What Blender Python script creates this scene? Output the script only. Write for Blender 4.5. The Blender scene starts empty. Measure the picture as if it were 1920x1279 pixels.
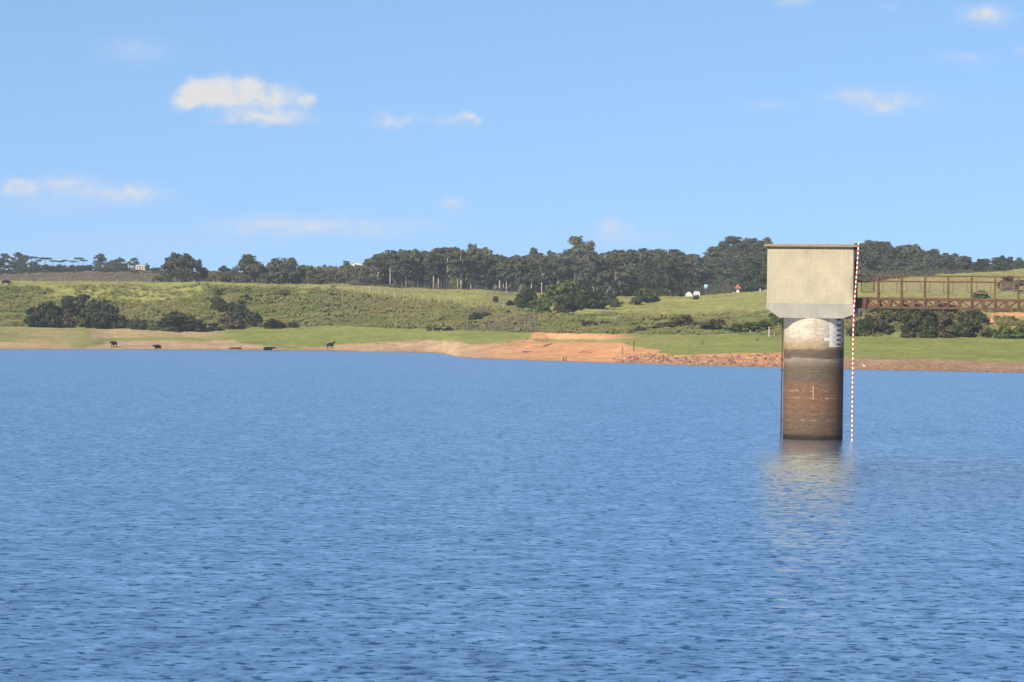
import bpy, bmesh, math, random
import numpy as np
from mathutils import Vector, Matrix
random.seed(7); RNG = np.random.default_rng(11)
SC = bpy.context.scene
C = SC.collection

# ------------------------------------------------------------------ camera
FPX, CX, CY, HCAM = 5000.0, 960.0, 639.5, 5.35
ROLL, PITCH = 0.0131, -0.00478
fwd = Vector((0, math.cos(PITCH), math.sin(PITCH)))
up0 = Vector((0, -math.sin(PITCH), math.cos(PITCH)))
r0 = Vector((1, 0, 0))
cr = r0*math.cos(ROLL) + up0*math.sin(ROLL)
cu = up0*math.cos(ROLL) - r0*math.sin(ROLL)
camd = bpy.data.cameras.new('camera'); cam = bpy.data.objects.new('camera', camd); C.objects.link(cam)
M = Matrix.Identity(4)
for i in range(3):
    M[i][0] = cr[i]; M[i][1] = cu[i]; M[i][2] = -fwd[i]
M[2][3] = HCAM
cam.matrix_world = M
camd.sensor_width = 36; camd.lens = FPX/1920*36; camd.clip_end = 30000; camd.clip_start = 0.5
SC.camera = cam
SC.render.resolution_x = 1024; SC.render.resolution_y = 682

# ------------------------------------------------------------------ light, sky, exposure
SUN_EL, SUN_AZ = 33.5, 35.5        # azimuth: degrees left of straight behind the camera
az = math.radians(SUN_AZ)
sdir = Vector((-math.sin(az)*math.cos(math.radians(SUN_EL)), -math.cos(az)*math.cos(math.radians(SUN_EL)), math.sin(math.radians(SUN_EL))))
sl = bpy.data.lights.new('sun', 'SUN'); sl.energy = 5.0; sl.angle = math.radians(0.5); sl.color = (1.0, 0.89, 0.73)
so = bpy.data.objects.new('sun', sl); C.objects.link(so)
so.rotation_euler = sdir.to_track_quat('Z', 'Y').to_euler(); so.location = (-50, -60, 60)
SC.view_settings.view_transform = 'Standard'; SC.view_settings.look = 'None'
SC.view_settings.exposure = 1.1; SC.view_settings.gamma = 1; SC.view_settings.use_curve_mapping = False

KA = .62        # common factor on every surface colour
class NT:
    """small helper to write node trees"""
    def __init__(s, tree): s.t = tree; s.n = tree.nodes; s.l = tree.links
    def node(s, kind, **kw):
        n = s.n.new(kind)
        for k, v in kw.items(): setattr(n, k, v)
        return n
    def put(s, sock, v):
        if isinstance(v, bpy.types.NodeSocket): s.l.new(v, sock)
        elif v is not None: sock.default_value = v
    def math(s, op, a, b=None, c=None, clamp=False):
        n = s.node('ShaderNodeMath', operation=op, use_clamp=clamp)
        for i, v in enumerate((a, b, c)): s.put(n.inputs[i], v)
        return n.outputs[0]
    def vmath(s, op, a, b=None, c=None):
        n = s.node('ShaderNodeVectorMath', operation=op)
        for i, v in enumerate((a, b, c)):
            if v is not None: s.put(n.inputs[i], v)
        return n.outputs[1] if op in ('LENGTH', 'DOT_PRODUCT') else n.outputs[0]
    def noise(s, vec, scale, detail=3, rough=.5, out='Fac', dist=0):
        n = s.node('ShaderNodeTexNoise'); s.put(n.inputs['Vector'], vec)
        n.inputs['Scale'].default_value = scale; n.inputs['Detail'].default_value = detail
        n.inputs['Roughness'].default_value = rough; n.inputs['Distortion'].default_value = dist
        return n.outputs[out]
    def smooth(s, v, a, b, lo=0., hi=1.):
        n = s.node('ShaderNodeMapRange', interpolation_type='SMOOTHSTEP')
        s.put(n.inputs[0], v); n.inputs[1].default_value = a; n.inputs[2].default_value = b
        n.inputs[3].default_value = lo; n.inputs[4].default_value = hi
        return n.outputs[0]
    def mix(s, f, a, b, mode='MIX'):
        n = s.node('ShaderNodeMix', data_type='RGBA', blend_type=mode)
        s.put(n.inputs[0], f); s.put(n.inputs[6], a if isinstance(a, bpy.types.NodeSocket) else (*a, 1)); s.put(n.inputs[7], b if isinstance(b, bpy.types.NodeSocket) else (*b, 1))
        return n.outputs[2]
    def ramp(s, v, stops):
        n = s.node('ShaderNodeValToRGB'); s.put(n.inputs[0], v); e = n.color_ramp.elements
        while len(e) < len(stops): e.new(0.5)
        for q, (p, col) in zip(e, stops): q.position = p; q.color = (*col, 1)
        return n.outputs[0]

w = bpy.data.worlds.new('World'); SC.world = w; w.use_nodes = True
W = NT(w.node_tree); W.n.clear()
sky = W.node('ShaderNodeTexSky', sky_type='NISHITA'); sky.sun_disc = False
sky.sun_elevation = math.radians(SUN_EL); sky.sun_rotation = math.radians(180+SUN_AZ)
sky.air_density = 1.0; sky.dust_density = 0.3; sky.ozone_density = 2.5; sky.altitude = 100
dirv = W.node('ShaderNodeTexCoord').outputs['Generated']
W.put(sky.inputs[0], W.vmath('NORMALIZE', W.vmath('ADD', dirv, (0, 0, .26))))   # clear air: the blue reaches down to the horizon
sp = W.node('ShaderNodeSeparateXYZ'); W.put(sp.inputs[0], dirv)
ysafe = W.math('MAXIMUM', sp.outputs[1], 0.05)
cu_ = W.math('DIVIDE', sp.outputs[0], ysafe); cv_ = W.math('DIVIDE', sp.outputs[2], ysafe)
cb = W.node('ShaderNodeCombineXYZ'); W.put(cb.inputs[0], cu_); W.put(cb.inputs[1], cv_)
nz = W.noise(cb.outputs[0], 95, 6, .6, 'Color')
dist = W.vmath('MULTIPLY_ADD', nz, (0.014, 0.009, 0), (-0.007, -0.0045, 0))
cp = W.vmath('ADD', cb.outputs[0], dist)
# clouds: bearing and height of each puff (tangents), its half-width and half-height, its thickness
CLOUDS = [(345,190,36,20,1.3),(368,170,30,26,1.5),(412,165,38,28,1.6),(468,162,34,26,1.5),(430,190,90,20,1.2),(525,182,50,32,1.1),(577,194,24,18,1.0),
 (500,221,125,20,1.15),(735,226,70,20,.75),(850,226,66,19,.65),(880,216,20,14,.75),(35,350,44,19,.85),(125,340,90,24,.65),(245,362,100,26,.6),
 (140,372,260,40,.35),(250,97,90,34,.5),(500,420,150,26,.6),(690,420,200,26,.55),(845,382,42,24,.7),(1145,424,46,22,.65),(1180,448,110,18,.38),
 (1650,187,150,34,.55),(1590,176,50,20,.3),(1665,196,30,14,.3),(1440,193,70,17,.5),(1850,26,72,28,.95),(1490,2,60,14,.6),(1665,12,22,18,.4),(1810,110,90,20,.48),
 (1915,95,26,16,.5),(250,455,320,34,.26),(620,440,400,34,.24),(1150,440,260,36,.2),(120,400,260,50,.15),(1700,200,240,50,.12),(2300,150,200,60,.6),(-300,200,220,60,.7),(900,-300,300,90,.6),(1700,-500,350,120,.6)]
acc = None
for (px, py, rx, ry, s) in CLOUDS:
    rx *= 1.12; ry *= 1.15; s *= .92
    a = (px-CX)/FPX - ROLL*(CY-py)/FPX
    b = (CY-py)/FPX + PITCH + ROLL*(px-CX)/FPX
    v = W.vmath('MULTIPLY_ADD', cp, (FPX/rx, FPX/ry, 0), (-a*FPX/rx, -b*FPX/ry, 0))
    ln = W.vmath('LENGTH', v)
    m = W.math('MAXIMUM', W.math('MULTIPLY_ADD', ln, -s, s), 0.0)
    acc = m if acc is None else W.math('ADD', acc, m)
acc = W.math('MAXIMUM', acc, 0.0)
n2 = W.noise(cb.outputs[0], 260, 4, .6)
dens = W.math('MULTIPLY', acc, W.math('MULTIPLY_ADD', n2, 1.3, .35))
op = W.math('MULTIPLY', W.smooth(dens, -0.05, 1.15), 0.95)
front = W.smooth(sp.outputs[1], .1, .3)
op = W.math('MULTIPLY', op, front)
skyc = W.mix(1.0, sky.outputs[0], W.mix(W.smooth(sp.outputs[2], .10, .75), (1.29, 1.43, 1.43), (.48, .60, .78)), 'MULTIPLY')
cc_ = W.mix(W.smooth(dens, .15, .95), (4.1, 4.7, 6.0), (5.35, 5.25, 5.1))
col = W.mix(op, skyc, cc_)
bg = W.node('ShaderNodeBackground'); W.put(bg.inputs[0], col); bg.inputs[1].default_value = 0.069
ow = W.node('ShaderNodeOutputWorld'); W.l.new(bg.outputs[0], ow.inputs[0])

# ------------------------------------------------------------------ helpers
def tag(o, label=None, cat=None, group=None, kind=None):
    if label: o['label'] = label
    if cat: o['category'] = cat
    if group: o['group'] = group
    if kind: o['kind'] = kind
    return o
def empty(name, loc=(0, 0, 0), rz=0, scale=(1, 1, 1)):
    o = bpy.data.objects.new(name, None); C.objects.link(o); o.location = loc
    o.rotation_euler = (0, 0, rz); o.scale = scale; o.empty_display_size = .2
    return o
def link(name, me, parent=None, mat=None):
    o = bpy.data.objects.new(name, me); C.objects.link(o)
    if mat and not me.materials: me.materials.append(mat)
    if parent: o.parent = parent
    return o
def np_mesh(name, V, F, mats=(), smooth=False, mi=None):
    """V (n,3), F (m,k) all the same size"""
    V = np.asarray(V, np.float32); F = np.asarray(F, np.int32); k = F.shape[1]
    me = bpy.data.meshes.new(name)
    me.vertices.add(len(V)); me.vertices.foreach_set('co', V.ravel())
    me.loops.add(F.size); me.loops.foreach_set('vertex_index', F.ravel())
    me.polygons.add(len(F)); me.polygons.foreach_set('loop_start', np.arange(0, F.size, k, dtype=np.int32))
    try: me.polygons.foreach_set('loop_total', np.full(len(F), k, np.int32))
    except Exception: pass
    me.polygons.foreach_set('use_smooth', np.full(len(F), smooth))
    for m in mats: me.materials.append(m)
    if mi is not None: me.polygons.foreach_set('material_index', np.asarray(mi, np.int32))
    me.update(calc_edges=True); me.validate()
    return me
class MB:
    """collects shapes, builds one mesh"""
    def __init__(s): s.v = []; s.f = []; s.m = []
    def add(s, vs, fs, mi=0):
        b = len(s.v); s.v += [tuple(q) for q in vs]; s.f += [tuple(i+b for i in f) for f in fs]; s.m += [mi]*len(fs)
    def box(s, a, b, mi=0):
        (x0, y0, z0), (x1, y1, z1) = a, b
        s.add([(x0,y0,z0),(x1,y0,z0),(x1,y1,z0),(x0,y1,z0),(x0,y0,z1),(x1,y0,z1),(x1,y1,z1),(x0,y1,z1)],
              [(0,3,2,1),(4,5,6,7),(0,1,5,4),(1,2,6,5),(2,3,7,6),(3,0,4,7)], mi)
    def bar(s, p, q, wx, wy=None, mi=0):
        """rectangular bar from p to q"""
        p = Vector(p); q = Vector(q); d = (q-p).normalized(); wy = wy or wx
        a = Vector((0, 1, 0)) if abs(d.y) < .9 else Vector((1, 0, 0))
        u = d.cross(a).normalized()*wx/2; v = d.cross(u).normalized()*wy/2
        s.add([p-u-v, p+u-v, p+u+v, p-u+v, q-u-v, q+u-v, q+u+v, q-u+v],
              [(0,3,2,1),(4,5,6,7),(0,1,5,4),(1,2,6,5),(2,3,7,6),(3,0,4,7)], mi)
    def tube(s, pts, rad, n=6, mi=0, cap=True):
        pts = [Vector(p) for p in pts]
        if not hasattr(rad, '__len__'): rad = [rad]*len(pts)
        vs = []; fs = []
        for i, p in enumerate(pts):
            d = (pts[min(i+1, len(pts)-1)]-pts[max(i-1, 0)]).normalized()
            a = Vector((1, 0, 0)) if abs(d.x) < .8 else Vector((0, 1, 0))
            u = d.cross(a).normalized(); v = d.cross(u)
            for k in range(n):
                t = 2*math.pi*k/n; vs.append(p+(u*math.cos(t)+v*math.sin(t))*rad[i])
        for i in range(len(pts)-1):
            for k in range(n):
                fs.append((i*n+k, i*n+(k+1) % n, (i+1)*n+(k+1) % n, (i+1)*n+k))
        if cap:
            fs.append(tuple(range(n-1, -1, -1))); fs.append(tuple(range((len(pts)-1)*n, len(pts)*n)))
        s.add(vs, fs, mi)
    def mesh(s, name, mats, smooth=False):
        me = bpy.data.meshes.new(name); me.from_pydata(s.v, [], s.f); me.update()
        if not isinstance(mats, (list, tuple)): mats = [mats]
        for m in mats: me.materials.append(m)
        me.polygons.foreach_set('material_index', s.m)
        if smooth: me.polygons.foreach_set('use_smooth', [True]*len(s.f))
        bm = bmesh.new(); bm.from_mesh(me); bmesh.ops.recalc_face_normals(bm, faces=bm.faces); bm.to_mesh(me); bm.free()
        return me
    def build(s, name, mats, parent=None, smooth=False):
        return link(name, s.mesh(name, mats, smooth), parent)

def new_mat(name, rough=.85, spec=.3, metal=0):
    m = bpy.data.materials.new(name); m.use_nodes = True; n = NT(m.node_tree)
    p = m.node_tree.nodes['Principled BSDF']; p.inputs['Roughness'].default_value = rough
    p.inputs['Specular IOR Level'].default_value = spec; p.inputs['Metallic'].default_value = metal
    return m, n, p
def simple(name, col, var=.25, scale=3, rough=.85, spec=.25, obj_random=0.):
    m, n, p = new_mat(name, rough, spec)
    tc = n.node('ShaderNodeTexCoord').outputs['Object']
    f = n.noise(tc, scale, 5, .6)
    c0 = tuple(KA*c*(1-var) for c in col); c1 = tuple(min(1, KA*c*(1+var)) for c in col)
    c = n.mix(n.smooth(f, .3, .7), c0, c1)
    if obj_random:
        r = n.node('ShaderNodeObjectInfo').outputs['Random']
        c = n.mix(1.0, c, n.ramp(r, [(0, (1-obj_random,)*3), (1, (1+obj_random, 1+obj_random*.8, 1+obj_random*.6))]), 'MULTIPLY')
    n.put(p.inputs['Base Color'], c)
    return m

def ray(px, py):
    return (fwd*FPX + cr*(px-CX) + cu*(CY-py))/FPX
def yh(px): return CY + FPX*math.tan(PITCH) + ROLL*(px-CX)
def px_to_u(px, py=640): r = ray(px, py); return r.x/r.y
def project(x, y, z):
    v = Vector((x, y, z-HCAM)); d = v.dot(fwd); return CX+FPX*v.dot(cr)/d, CY-FPX*v.dot(cu)/d

def vnoise(x, y, seed=0):
    """smooth value noise in [0,1], vectorised"""
    x = np.asarray(x, float); y = np.asarray(y, float)
    xi = np.floor(x).astype(np.int64); yi = np.floor(y).astype(np.int64)
    fx = x-xi; fy = y-yi; fx = fx*fx*(3-2*fx); fy = fy*fy*(3-2*fy)
    def h(a, b):
        n = (a*374761393 + b*668265263 + seed*1442695041) & 0x7fffffff
        n = ((n ^ (n >> 13))*1274126177) & 0x7fffffff
        return ((n ^ (n >> 16)) & 0xffff)/65535.0
    return (h(xi, yi)*(1-fx)+h(xi+1, yi)*fx)*(1-fy)+(h(xi, yi+1)*(1-fx)+h(xi+1, yi+1)*fx)*fy
def fbm(x, y, seed=0, o=4):
    s = 0; a = .5; t = 0
    for i in range(o):
        s = s+a*vnoise(x*2**i, y*2**i, seed+i*17); t += a; a *= .5
    return s/t

# ------------------------------------------------------------------ terrain
PX = np.array([-60, 0, 140, 213, 400, 620, 700, 800, 850, 900, 1000, 1100, 1200, 1300, 1440, 1530, 1620, 1760, 1920, 2000.])
S_PX = [-60, 140, 400, 620, 700, 800, 830, 838, 860, 900, 1000, 1100, 1200, 1300, 1460, 1620, 1760, 1920, 2000]
S_PY = [654.5, 655, 656, 657.5, 660, 661.5, 663, 665, 669.5, 672, 676, 679, 682, 685, 689.5, 693.5, 696, 699, 701]
FOOT = [613, 613, 615, 615, 616, 613, 615, 618, 619, 621, 625, 626, 627, 628, 629, 630, 632, 632.5, 633, 633]
FOOTD = [640, 640, 640, 640, 635, 630, 625, 612, 604, 590, 545, 530, 515, 505, 495, 485, 475, 470, 465, 465]
CR4 = [545, 542, 540, 538, 538, 545, 555, 565, 570, 574, 585, 590, 590, 590, 585, 582, 584, 583, 583, 583]
CR4D = [690, 690, 690, 690, 690, 690, 690, 690, 688, 680, 640, 610, 600, 590, 570, 520, 492, 488, 485, 485]
E5 = [526, 527, 527.5, 528, 531, 533, 536, 539, 541, 543, 547, 553, 556, 554, 546, 538, 530, 515, 502, 497]
E5D = [850, 850, 850, 850, 850, 850, 850, 850, 850, 850, 840, 800, 790, 780, 750, 700, 650, 650, 650, 650]
P7 = [520, 520, 518, 517, 519, 520, 525, 530, 532, 533, 533, 530, 528, 522, 515, 512, 512, 512, 515, 515]
C8PX = [-60, 0, 100, 170, 213, 260, 320, 400, 500, 600, 660, 750, 850, 950, 1000, 1100, 1200, 1290, 1340, 1440, 1530, 1620, 1700, 1760, 1840, 1920, 2000]
C8PY = [514, 514, 512, 508, 505, 502, 510, 513, 511, 503, 499.5, 500, 498, 508, 510, 500, 500, 502, 485, 475, 478, 485, 488, 500, 512, 520, 522]
ucol = np.concatenate([np.linspace(-1.4, -.24, 24)[:-1], np.linspace(-.24, .24, 840), np.linspace(.24, 1.4, 24)[1:]])
drow = np.concatenate([np.linspace(20, 340, 20), np.arange(342, 480, 0.9), np.arange(480, 760, 1.2), np.arange(760, 1500, 6), np.geomspace(1500, 2700, 16)])
pcol = np.clip(ucol*FPX+CX, -60, 2000)
def zpy(py, d): return HCAM + d*((CY-py)/FPX + PITCH + ROLL*(pcol-CX)/FPX)
yhc = CY + FPX*math.tan(PITCH) + ROLL*(pcol-CX)
shore_py = np.interp(pcol, S_PX, S_PY)
d1 = HCAM*FPX/(shore_py-yhc)
d1 = d1 + (fbm(pcol/14., pcol*0+3.3, 5)-.5)*3.0
d3 = np.interp(pcol, PX, FOOTD); z3 = zpy(np.interp(pcol, PX, FOOT), d3)
sw = np.clip(np.minimum((pcol-950)/80, (1175-pcol)/60), 0, 1)      # the cut bank on the red spit
d2 = (d1+d3)/2*(1-sw) + (d3-5)*sw
z2 = (.5*z3)*(1-sw) + zpy(637.5, d3-5)*sw
d4 = np.interp(pcol, PX, CR4D); z4 = zpy(np.interp(pcol, PX, CR4), d4)
d5 = np.interp(pcol, PX, E5D); z5 = zpy(np.interp(pcol, PX, E5), d5)
d7 = np.full_like(pcol, 1010.); z7 = zpy(np.interp(pcol, PX, P7), d7)
d8 = np.interp(pcol, [600, 1340], [1400, 1220]); z8 = zpy(np.interp(pcol, C8PX, C8PY), d8)
DK = np.stack([d1*0+15, d1-60, d1-6, d1, d2, d3, d4, d5, d5+50, d7, d8, d8+500, d1*0+7000])
ZK = np.stack([d1*0-5, d1*0-4, d1*0-1.0, d1*0, z2, z3, z4, z5, z5-2.5, z7, z8, z8-6, z8-40])
D, U = np.meshgrid(drow, ucol, indexing='ij')
Z = np.zeros_like(D)
for j in range(len(ucol)):
    Z[:, j] = np.interp(drow, DK[:, j], ZK[:, j])
# soften creases beyond the beach
bank = (D > d3[None, :]+2)
Zs = Z.copy()
for it in range(10):
    Zs[1:-1] = (Zs[:-2]+2*Zs[1:-1]+Zs[2:])/4
Z = np.where(bank, Zs, Z)
XW = U*D
inb = np.clip((D-d1[None, :])/8, 0, 1)
amp = np.where(D > d3[None, :], np.clip((D-d3[None, :])/20, 0, 1)*.7+.12, .12)*inb
Z = Z + (fbm(XW/9, D/9, 21)-.5)*2*amp + (fbm(XW/2.2, D/2.2, 31)-.5)*.35*inb*(D < 800)
Z = np.where(D < d1[None, :], np.minimum(Z, -0.02), Z)
def gz(x, y):
    """ground height at x, y"""
    u = np.asarray(x/y, float); d = np.asarray(y, float)
    j = np.clip(np.searchsorted(ucol, u)-1, 0, len(ucol)-2); i = np.clip(np.searchsorted(drow, d)-1, 0, len(drow)-2)
    fu = np.clip((u-ucol[j])/(ucol[j+1]-ucol[j]), 0, 1); fd = np.clip((d-drow[i])/(drow[i+1]-drow[i]), 0, 1)
    return (Z[i, j]*(1-fd)+Z[i+1, j]*fd)*(1-fu)+(Z[i, j+1]*(1-fd)+Z[i+1, j+1]*fd)*fu
def hit(px, py, dmin=350, dmax=2200):
    r = ray(px, py); r = r/r.y
    dd = np.arange(dmin, dmax, 1.0); xs = r.x*dd; zr = HCAM+r.z*dd
    g = gz(xs, dd); k = np.nonzero(zr <= g)[0]
    i = k[0] if len(k) else len(dd)-1
    return Vector((xs[i], dd[i], float(g[i])))
def at(px, d, py=560):
    r = ray(px, py); r = r/r.y
    x = r.x*d; return Vector((x, d, float(gz(x, d))))
def zcol(kk, px): return np.interp(px, pcol[23:-23], kk[23:-23])

# colours of the ground (albedo), zone by zone
def C3(*c): return np.array(c)
PYg = CY - FPX*((Z-HCAM)/D - PITCH - ROLL*(U))       # how far up each point lies
PXg = CX + FPX*U
nA = fbm(XW/16, D/16, 3); nB = fbm(XW/4, D/5, 9); nC = fbm(XW/40, D/40, 13)
sand = C3(.42, .29, .175); orange = C3(.55, .285, .14); pink = C3(.31, .20, .125); lgreen = C3(.185, .215, .058); ygreen = C3(.255, .26, .062)
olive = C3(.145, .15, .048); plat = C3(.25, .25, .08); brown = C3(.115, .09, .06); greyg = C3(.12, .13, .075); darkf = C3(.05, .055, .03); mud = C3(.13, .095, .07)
col = np.zeros(Z.shape+(3,))
def lay(mask, c):
    global col
    m = np.clip(mask, 0, 1)[..., None]; col = col*(1-m)+c*m
col[:] = mud
beach = D < d3[None, :]+1
gtone = (nA*1.0)[..., None]; gcol = lgreen*(1-gtone*.5)+ygreen*gtone*.5
bare_py = np.interp(PXg, [0, 60, 130, 150, 170, 220, 440, 470, 560, 600, 640, 700, 760, 800, 850, 900, 950, 990, 1005, 1160, 1200, 1260, 1300, 1440, 1500, 1600, 1760, 1850, 1920],
                    [641, 641, 652, 655, 649, 640, 640, 646, 651, 652, 649, 645, 640, 637, 640, 646, 642, 633, 634, 640, 652, 662, 664, 664, 665, 672, 677, 679, 679])
bn = bare_py + (nA-.5)*14 + (nB-.5)*7
bare = np.clip((PYg-bn)/2.0+.5, 0, 1)
lay(np.ones_like(Z), gcol)
lay(np.clip((PXg-150)/40, 0, 1)*np.clip((240-PXg)/60, 0, 1)*.8*(nB+.3), greyg)
lay(np.clip(1-np.abs(PXg-90)/110, 0, 1)*.6, sand)
sc = np.clip((PXg-850)/150, 0, 1)[..., None]
scol = sand*(1-sc)+orange*sc; sr = np.clip((PXg-1460)/120, 0, 1)[..., None]; scol = scol*(1-sr)+pink*sr
scol = scol*(.78+.44*nB[..., None])
lay(bare, scol)
stripe = np.exp(-((PYg-638-(nA-.5)*8)/4.0)**2)*np.clip((PXg-1000)/25, 0, 1)
lay(stripe*.85*np.clip((1300-PXg)/60, 0, 1), gcol*.5+sand*.5*.8)
lay(np.clip((PXg-165)/20, 0, 1)*np.clip((430-PXg)/40, 0, 1)*np.clip((636+(nA-.5)*10-PYg)/4, 0, 1)*.75*(nB+.35), sand*1.1)
topb = np.clip((636.5-PYg)/2, 0, 1)*np.clip((PXg-994)/6, 0, 1)*np.clip((1200-PXg)/60, 0, 1)
lay(topb*.95, orange*1.02)
lay(np.clip((628-PYg)/2, 0, 1)*np.clip((PXg-1240)/40, 0, 1)*np.clip((1480-PXg)/40, 0, 1)*.5, sand)
lay(np.exp(-((PYg-642)/2.)**2)*np.clip((PXg-440)/30, 0, 1)*np.clip((560-PXg)/30, 0, 1)*.6, mud*1.4)
dist_shore = D-d1[None, :]
lay(np.exp(-np.maximum(dist_shore, 0)/2.2)*.8, mud*.9)            # damp strip at the waterline
lay((dist_shore < .3)*1., mud*.7)
above = np.clip((D-d3[None, :]-1)/3, 0, 1)
t = np.clip((D-d3[None, :])/(d4-d3)[None, :], 0, 1)
bcol = olive*(.7+.6*nB[..., None])
right = np.clip((PXg-1000)/120, 0, 1)*np.clip((1620-PXg)/40, 0, 1)
bcol = bcol*(1-right[..., None]*.6)+(C3(.14, .17, .06)*(.7+.6*nA[..., None]))*right[..., None]*.6
lay(above, bcol)
ush = np.interp(PXg, [60, 140, 320, 400], [0, 26, 26, 4])
up = np.clip((D-d4[None, :]+14+ush+(nA-.5)*50)/18, 0, 1)*above
lay(up, plat*(.75+.5*nA[..., None]))
lay(above*np.clip((PXg-1590)/20, 0, 1)*np.clip((D-d4[None, :]-4)/8, 0, 1), C3(.24, .235, .09)*(.85+.3*nA[..., None]))
lay(above*np.clip((PXg-1840+ (nA-.5)*50)/15, 0, 1)*np.clip((nB-.42)*8, 0, 1)*(D < d4[None, :]+3), orange)
lay(np.clip((PXg-880)/60, 0, 1)*np.clip((1010-PXg)/40, 0, 1)*above*(D < d5[None, :])*np.clip((nA-.35)*4, 0, 1)*.7, brown*.9)
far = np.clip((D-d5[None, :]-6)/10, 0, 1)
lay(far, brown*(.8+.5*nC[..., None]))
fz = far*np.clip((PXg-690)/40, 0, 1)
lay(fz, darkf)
lay(far*np.clip((PXg-1190)/20, 0, 1)*np.clip((1290-PXg)/20, 0, 1)*(D < 860), C3(.11, .17, .09))
lay(far*np.clip((PXg-270)/40, 0, 1)*np.clip((420-PXg)/40, 0, 1)*(D < 1250)*.8, C3(.08, .12, .07))

nr, nc = Z.shape
V = np.stack([XW, D, Z], -1).reshape(-1, 3)
idx = np.arange(nr*nc).reshape(nr, nc)
F = np.stack([idx[:-1, :-1], idx[:-1, 1:], idx[1:, 1:], idx[1:, :-1]], -1).reshape(-1, 4)
gm, n, p = new_mat('ground_soil_and_grass', .95, .1)
at_ = n.node('ShaderNodeAttribute', attribute_name='Col')
pos = n.node('ShaderNodeNewGeometry').outputs['Position']
f1 = n.noise(pos, .9, 5, .7); f2 = n.noise(pos, .12, 3, .6)
mul = n.math('MULTIPLY', n.smooth(f1, .25, .75, .68*KA*1.13, 1.3*KA*1.13), n.smooth(f2, .3, .7, .88, 1.12))
cc = n.vmath('MULTIPLY', at_.outputs['Color'], mul)
n.put(p.inputs['Base Color'], cc)
bmp = n.node('ShaderNodeBump'); bmp.inputs['Strength'].default_value = .6; bmp.inputs['Distance'].default_value = .25
n.put(bmp.inputs['Height'], f1); n.put(p.inputs['Normal'], bmp.outputs[0])
gme = np_mesh('ground', V, F, [gm], smooth=True)
ca = gme.color_attributes.new('Col', 'FLOAT_COLOR', 'POINT')
ca.data.foreach_set('color', np.concatenate([col.reshape(-1, 3), np.ones((nr*nc, 1))], 1).astype(np.float32).ravel())
tag(link('ground', gme), kind='structure')

# ------------------------------------------------------------------ water
wm, n, p = new_mat('lake_water', .09, .5)
pos = n.node('ShaderNodeNewGeometry').outputs['Position']
def wn(sx, sy, det, ofs):
    q = n.vmath('MULTIPLY_ADD', pos, (sx, sy, 0), ofs)
    return n.vmath('SUBTRACT', n.noise(q, 1.0, det, .55, 'Color'), (.5, .5, .5))
a = n.vmath('MULTIPLY', wn(4.6, 4.4, 3, (3, 7, 0)), (.30, .27, 0))
b = n.vmath('MULTIPLY', wn(1.2, 1.5, 2, (13, 17, 0)), (.11, .24, 0))
gust = n.smooth(n.noise(n.vmath('MULTIPLY', pos, (.02, .035, 0)), 1.0, 3, .6), .3, .7, .6, 1.25)
crest = n.noise(n.vmath('MULTIPLY_ADD', pos, (2.8, 3.1, 0), (5, 1, 0)), 1.0, 4, .62)     # steeper front faces of the wavelets
crest = n.math('MULTIPLY', n.smooth(crest, .55, .73, 0, -.8), gust)
sxyz = n.node('ShaderNodeSeparateXYZ'); n.put(sxyz.inputs[0], n.vmath('ADD', a, b))
sy_ = n.math('MINIMUM', n.math('ADD', sxyz.outputs[1], -.08), .01)
cmb = n.node('ShaderNodeCombineXYZ'); n.put(cmb.inputs[0], sxyz.outputs[0]); n.put(cmb.inputs[1], n.math('ADD', sy_, crest)); cmb.inputs[2].default_value = 1
nrm = n.vmath('NORMALIZE', cmb.outputs[0])
n.put(p.inputs['Normal'], nrm)
p.inputs['Base Color'].default_value = (.012, .042, .10, 1); p.inputs['Specular IOR Level'].default_value = 0; p.inputs['Roughness'].default_value = .8
gl = n.node('ShaderNodeBsdfGlossy'); gl.inputs['Color'].default_value = (.90, .96, .97, 1); gl.inputs['Roughness'].default_value = .17; n.put(gl.inputs['Normal'], nrm)
mx = n.node('ShaderNodeMixShader'); fr = n.node('ShaderNodeFresnel'); fr.inputs['IOR'].default_value = 1.333; n.put(fr.inputs['Normal'], nrm); n.put(mx.inputs[0], n.math('MINIMUM', n.math('MULTIPLY', fr.outputs[0], 3.5), .84)); n.l.new(p.outputs[0], mx.inputs[1]); n.l.new(gl.outputs[0], mx.inputs[2])
n.l.new(mx.outputs[0], n.n['Material Output'].inputs['Surface'])
wx = np.linspace(-900, 900, 40); wy = np.linspace(-60, 760, 40)
X2, Y2 = np.meshgrid(wx, wy, indexing='ij'); wi = np.arange(1600).reshape(40, 40)
WF = np.stack([wi[:-1, :-1], wi[1:, :-1], wi[1:, 1:], wi[:-1, 1:]], -1).reshape(-1, 4)
wob = link('water', np_mesh('water', np.stack([X2, Y2, X2*0], -1).reshape(-1, 3), WF, [wm], smooth=False))
tag(wob, kind='structure')

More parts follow.
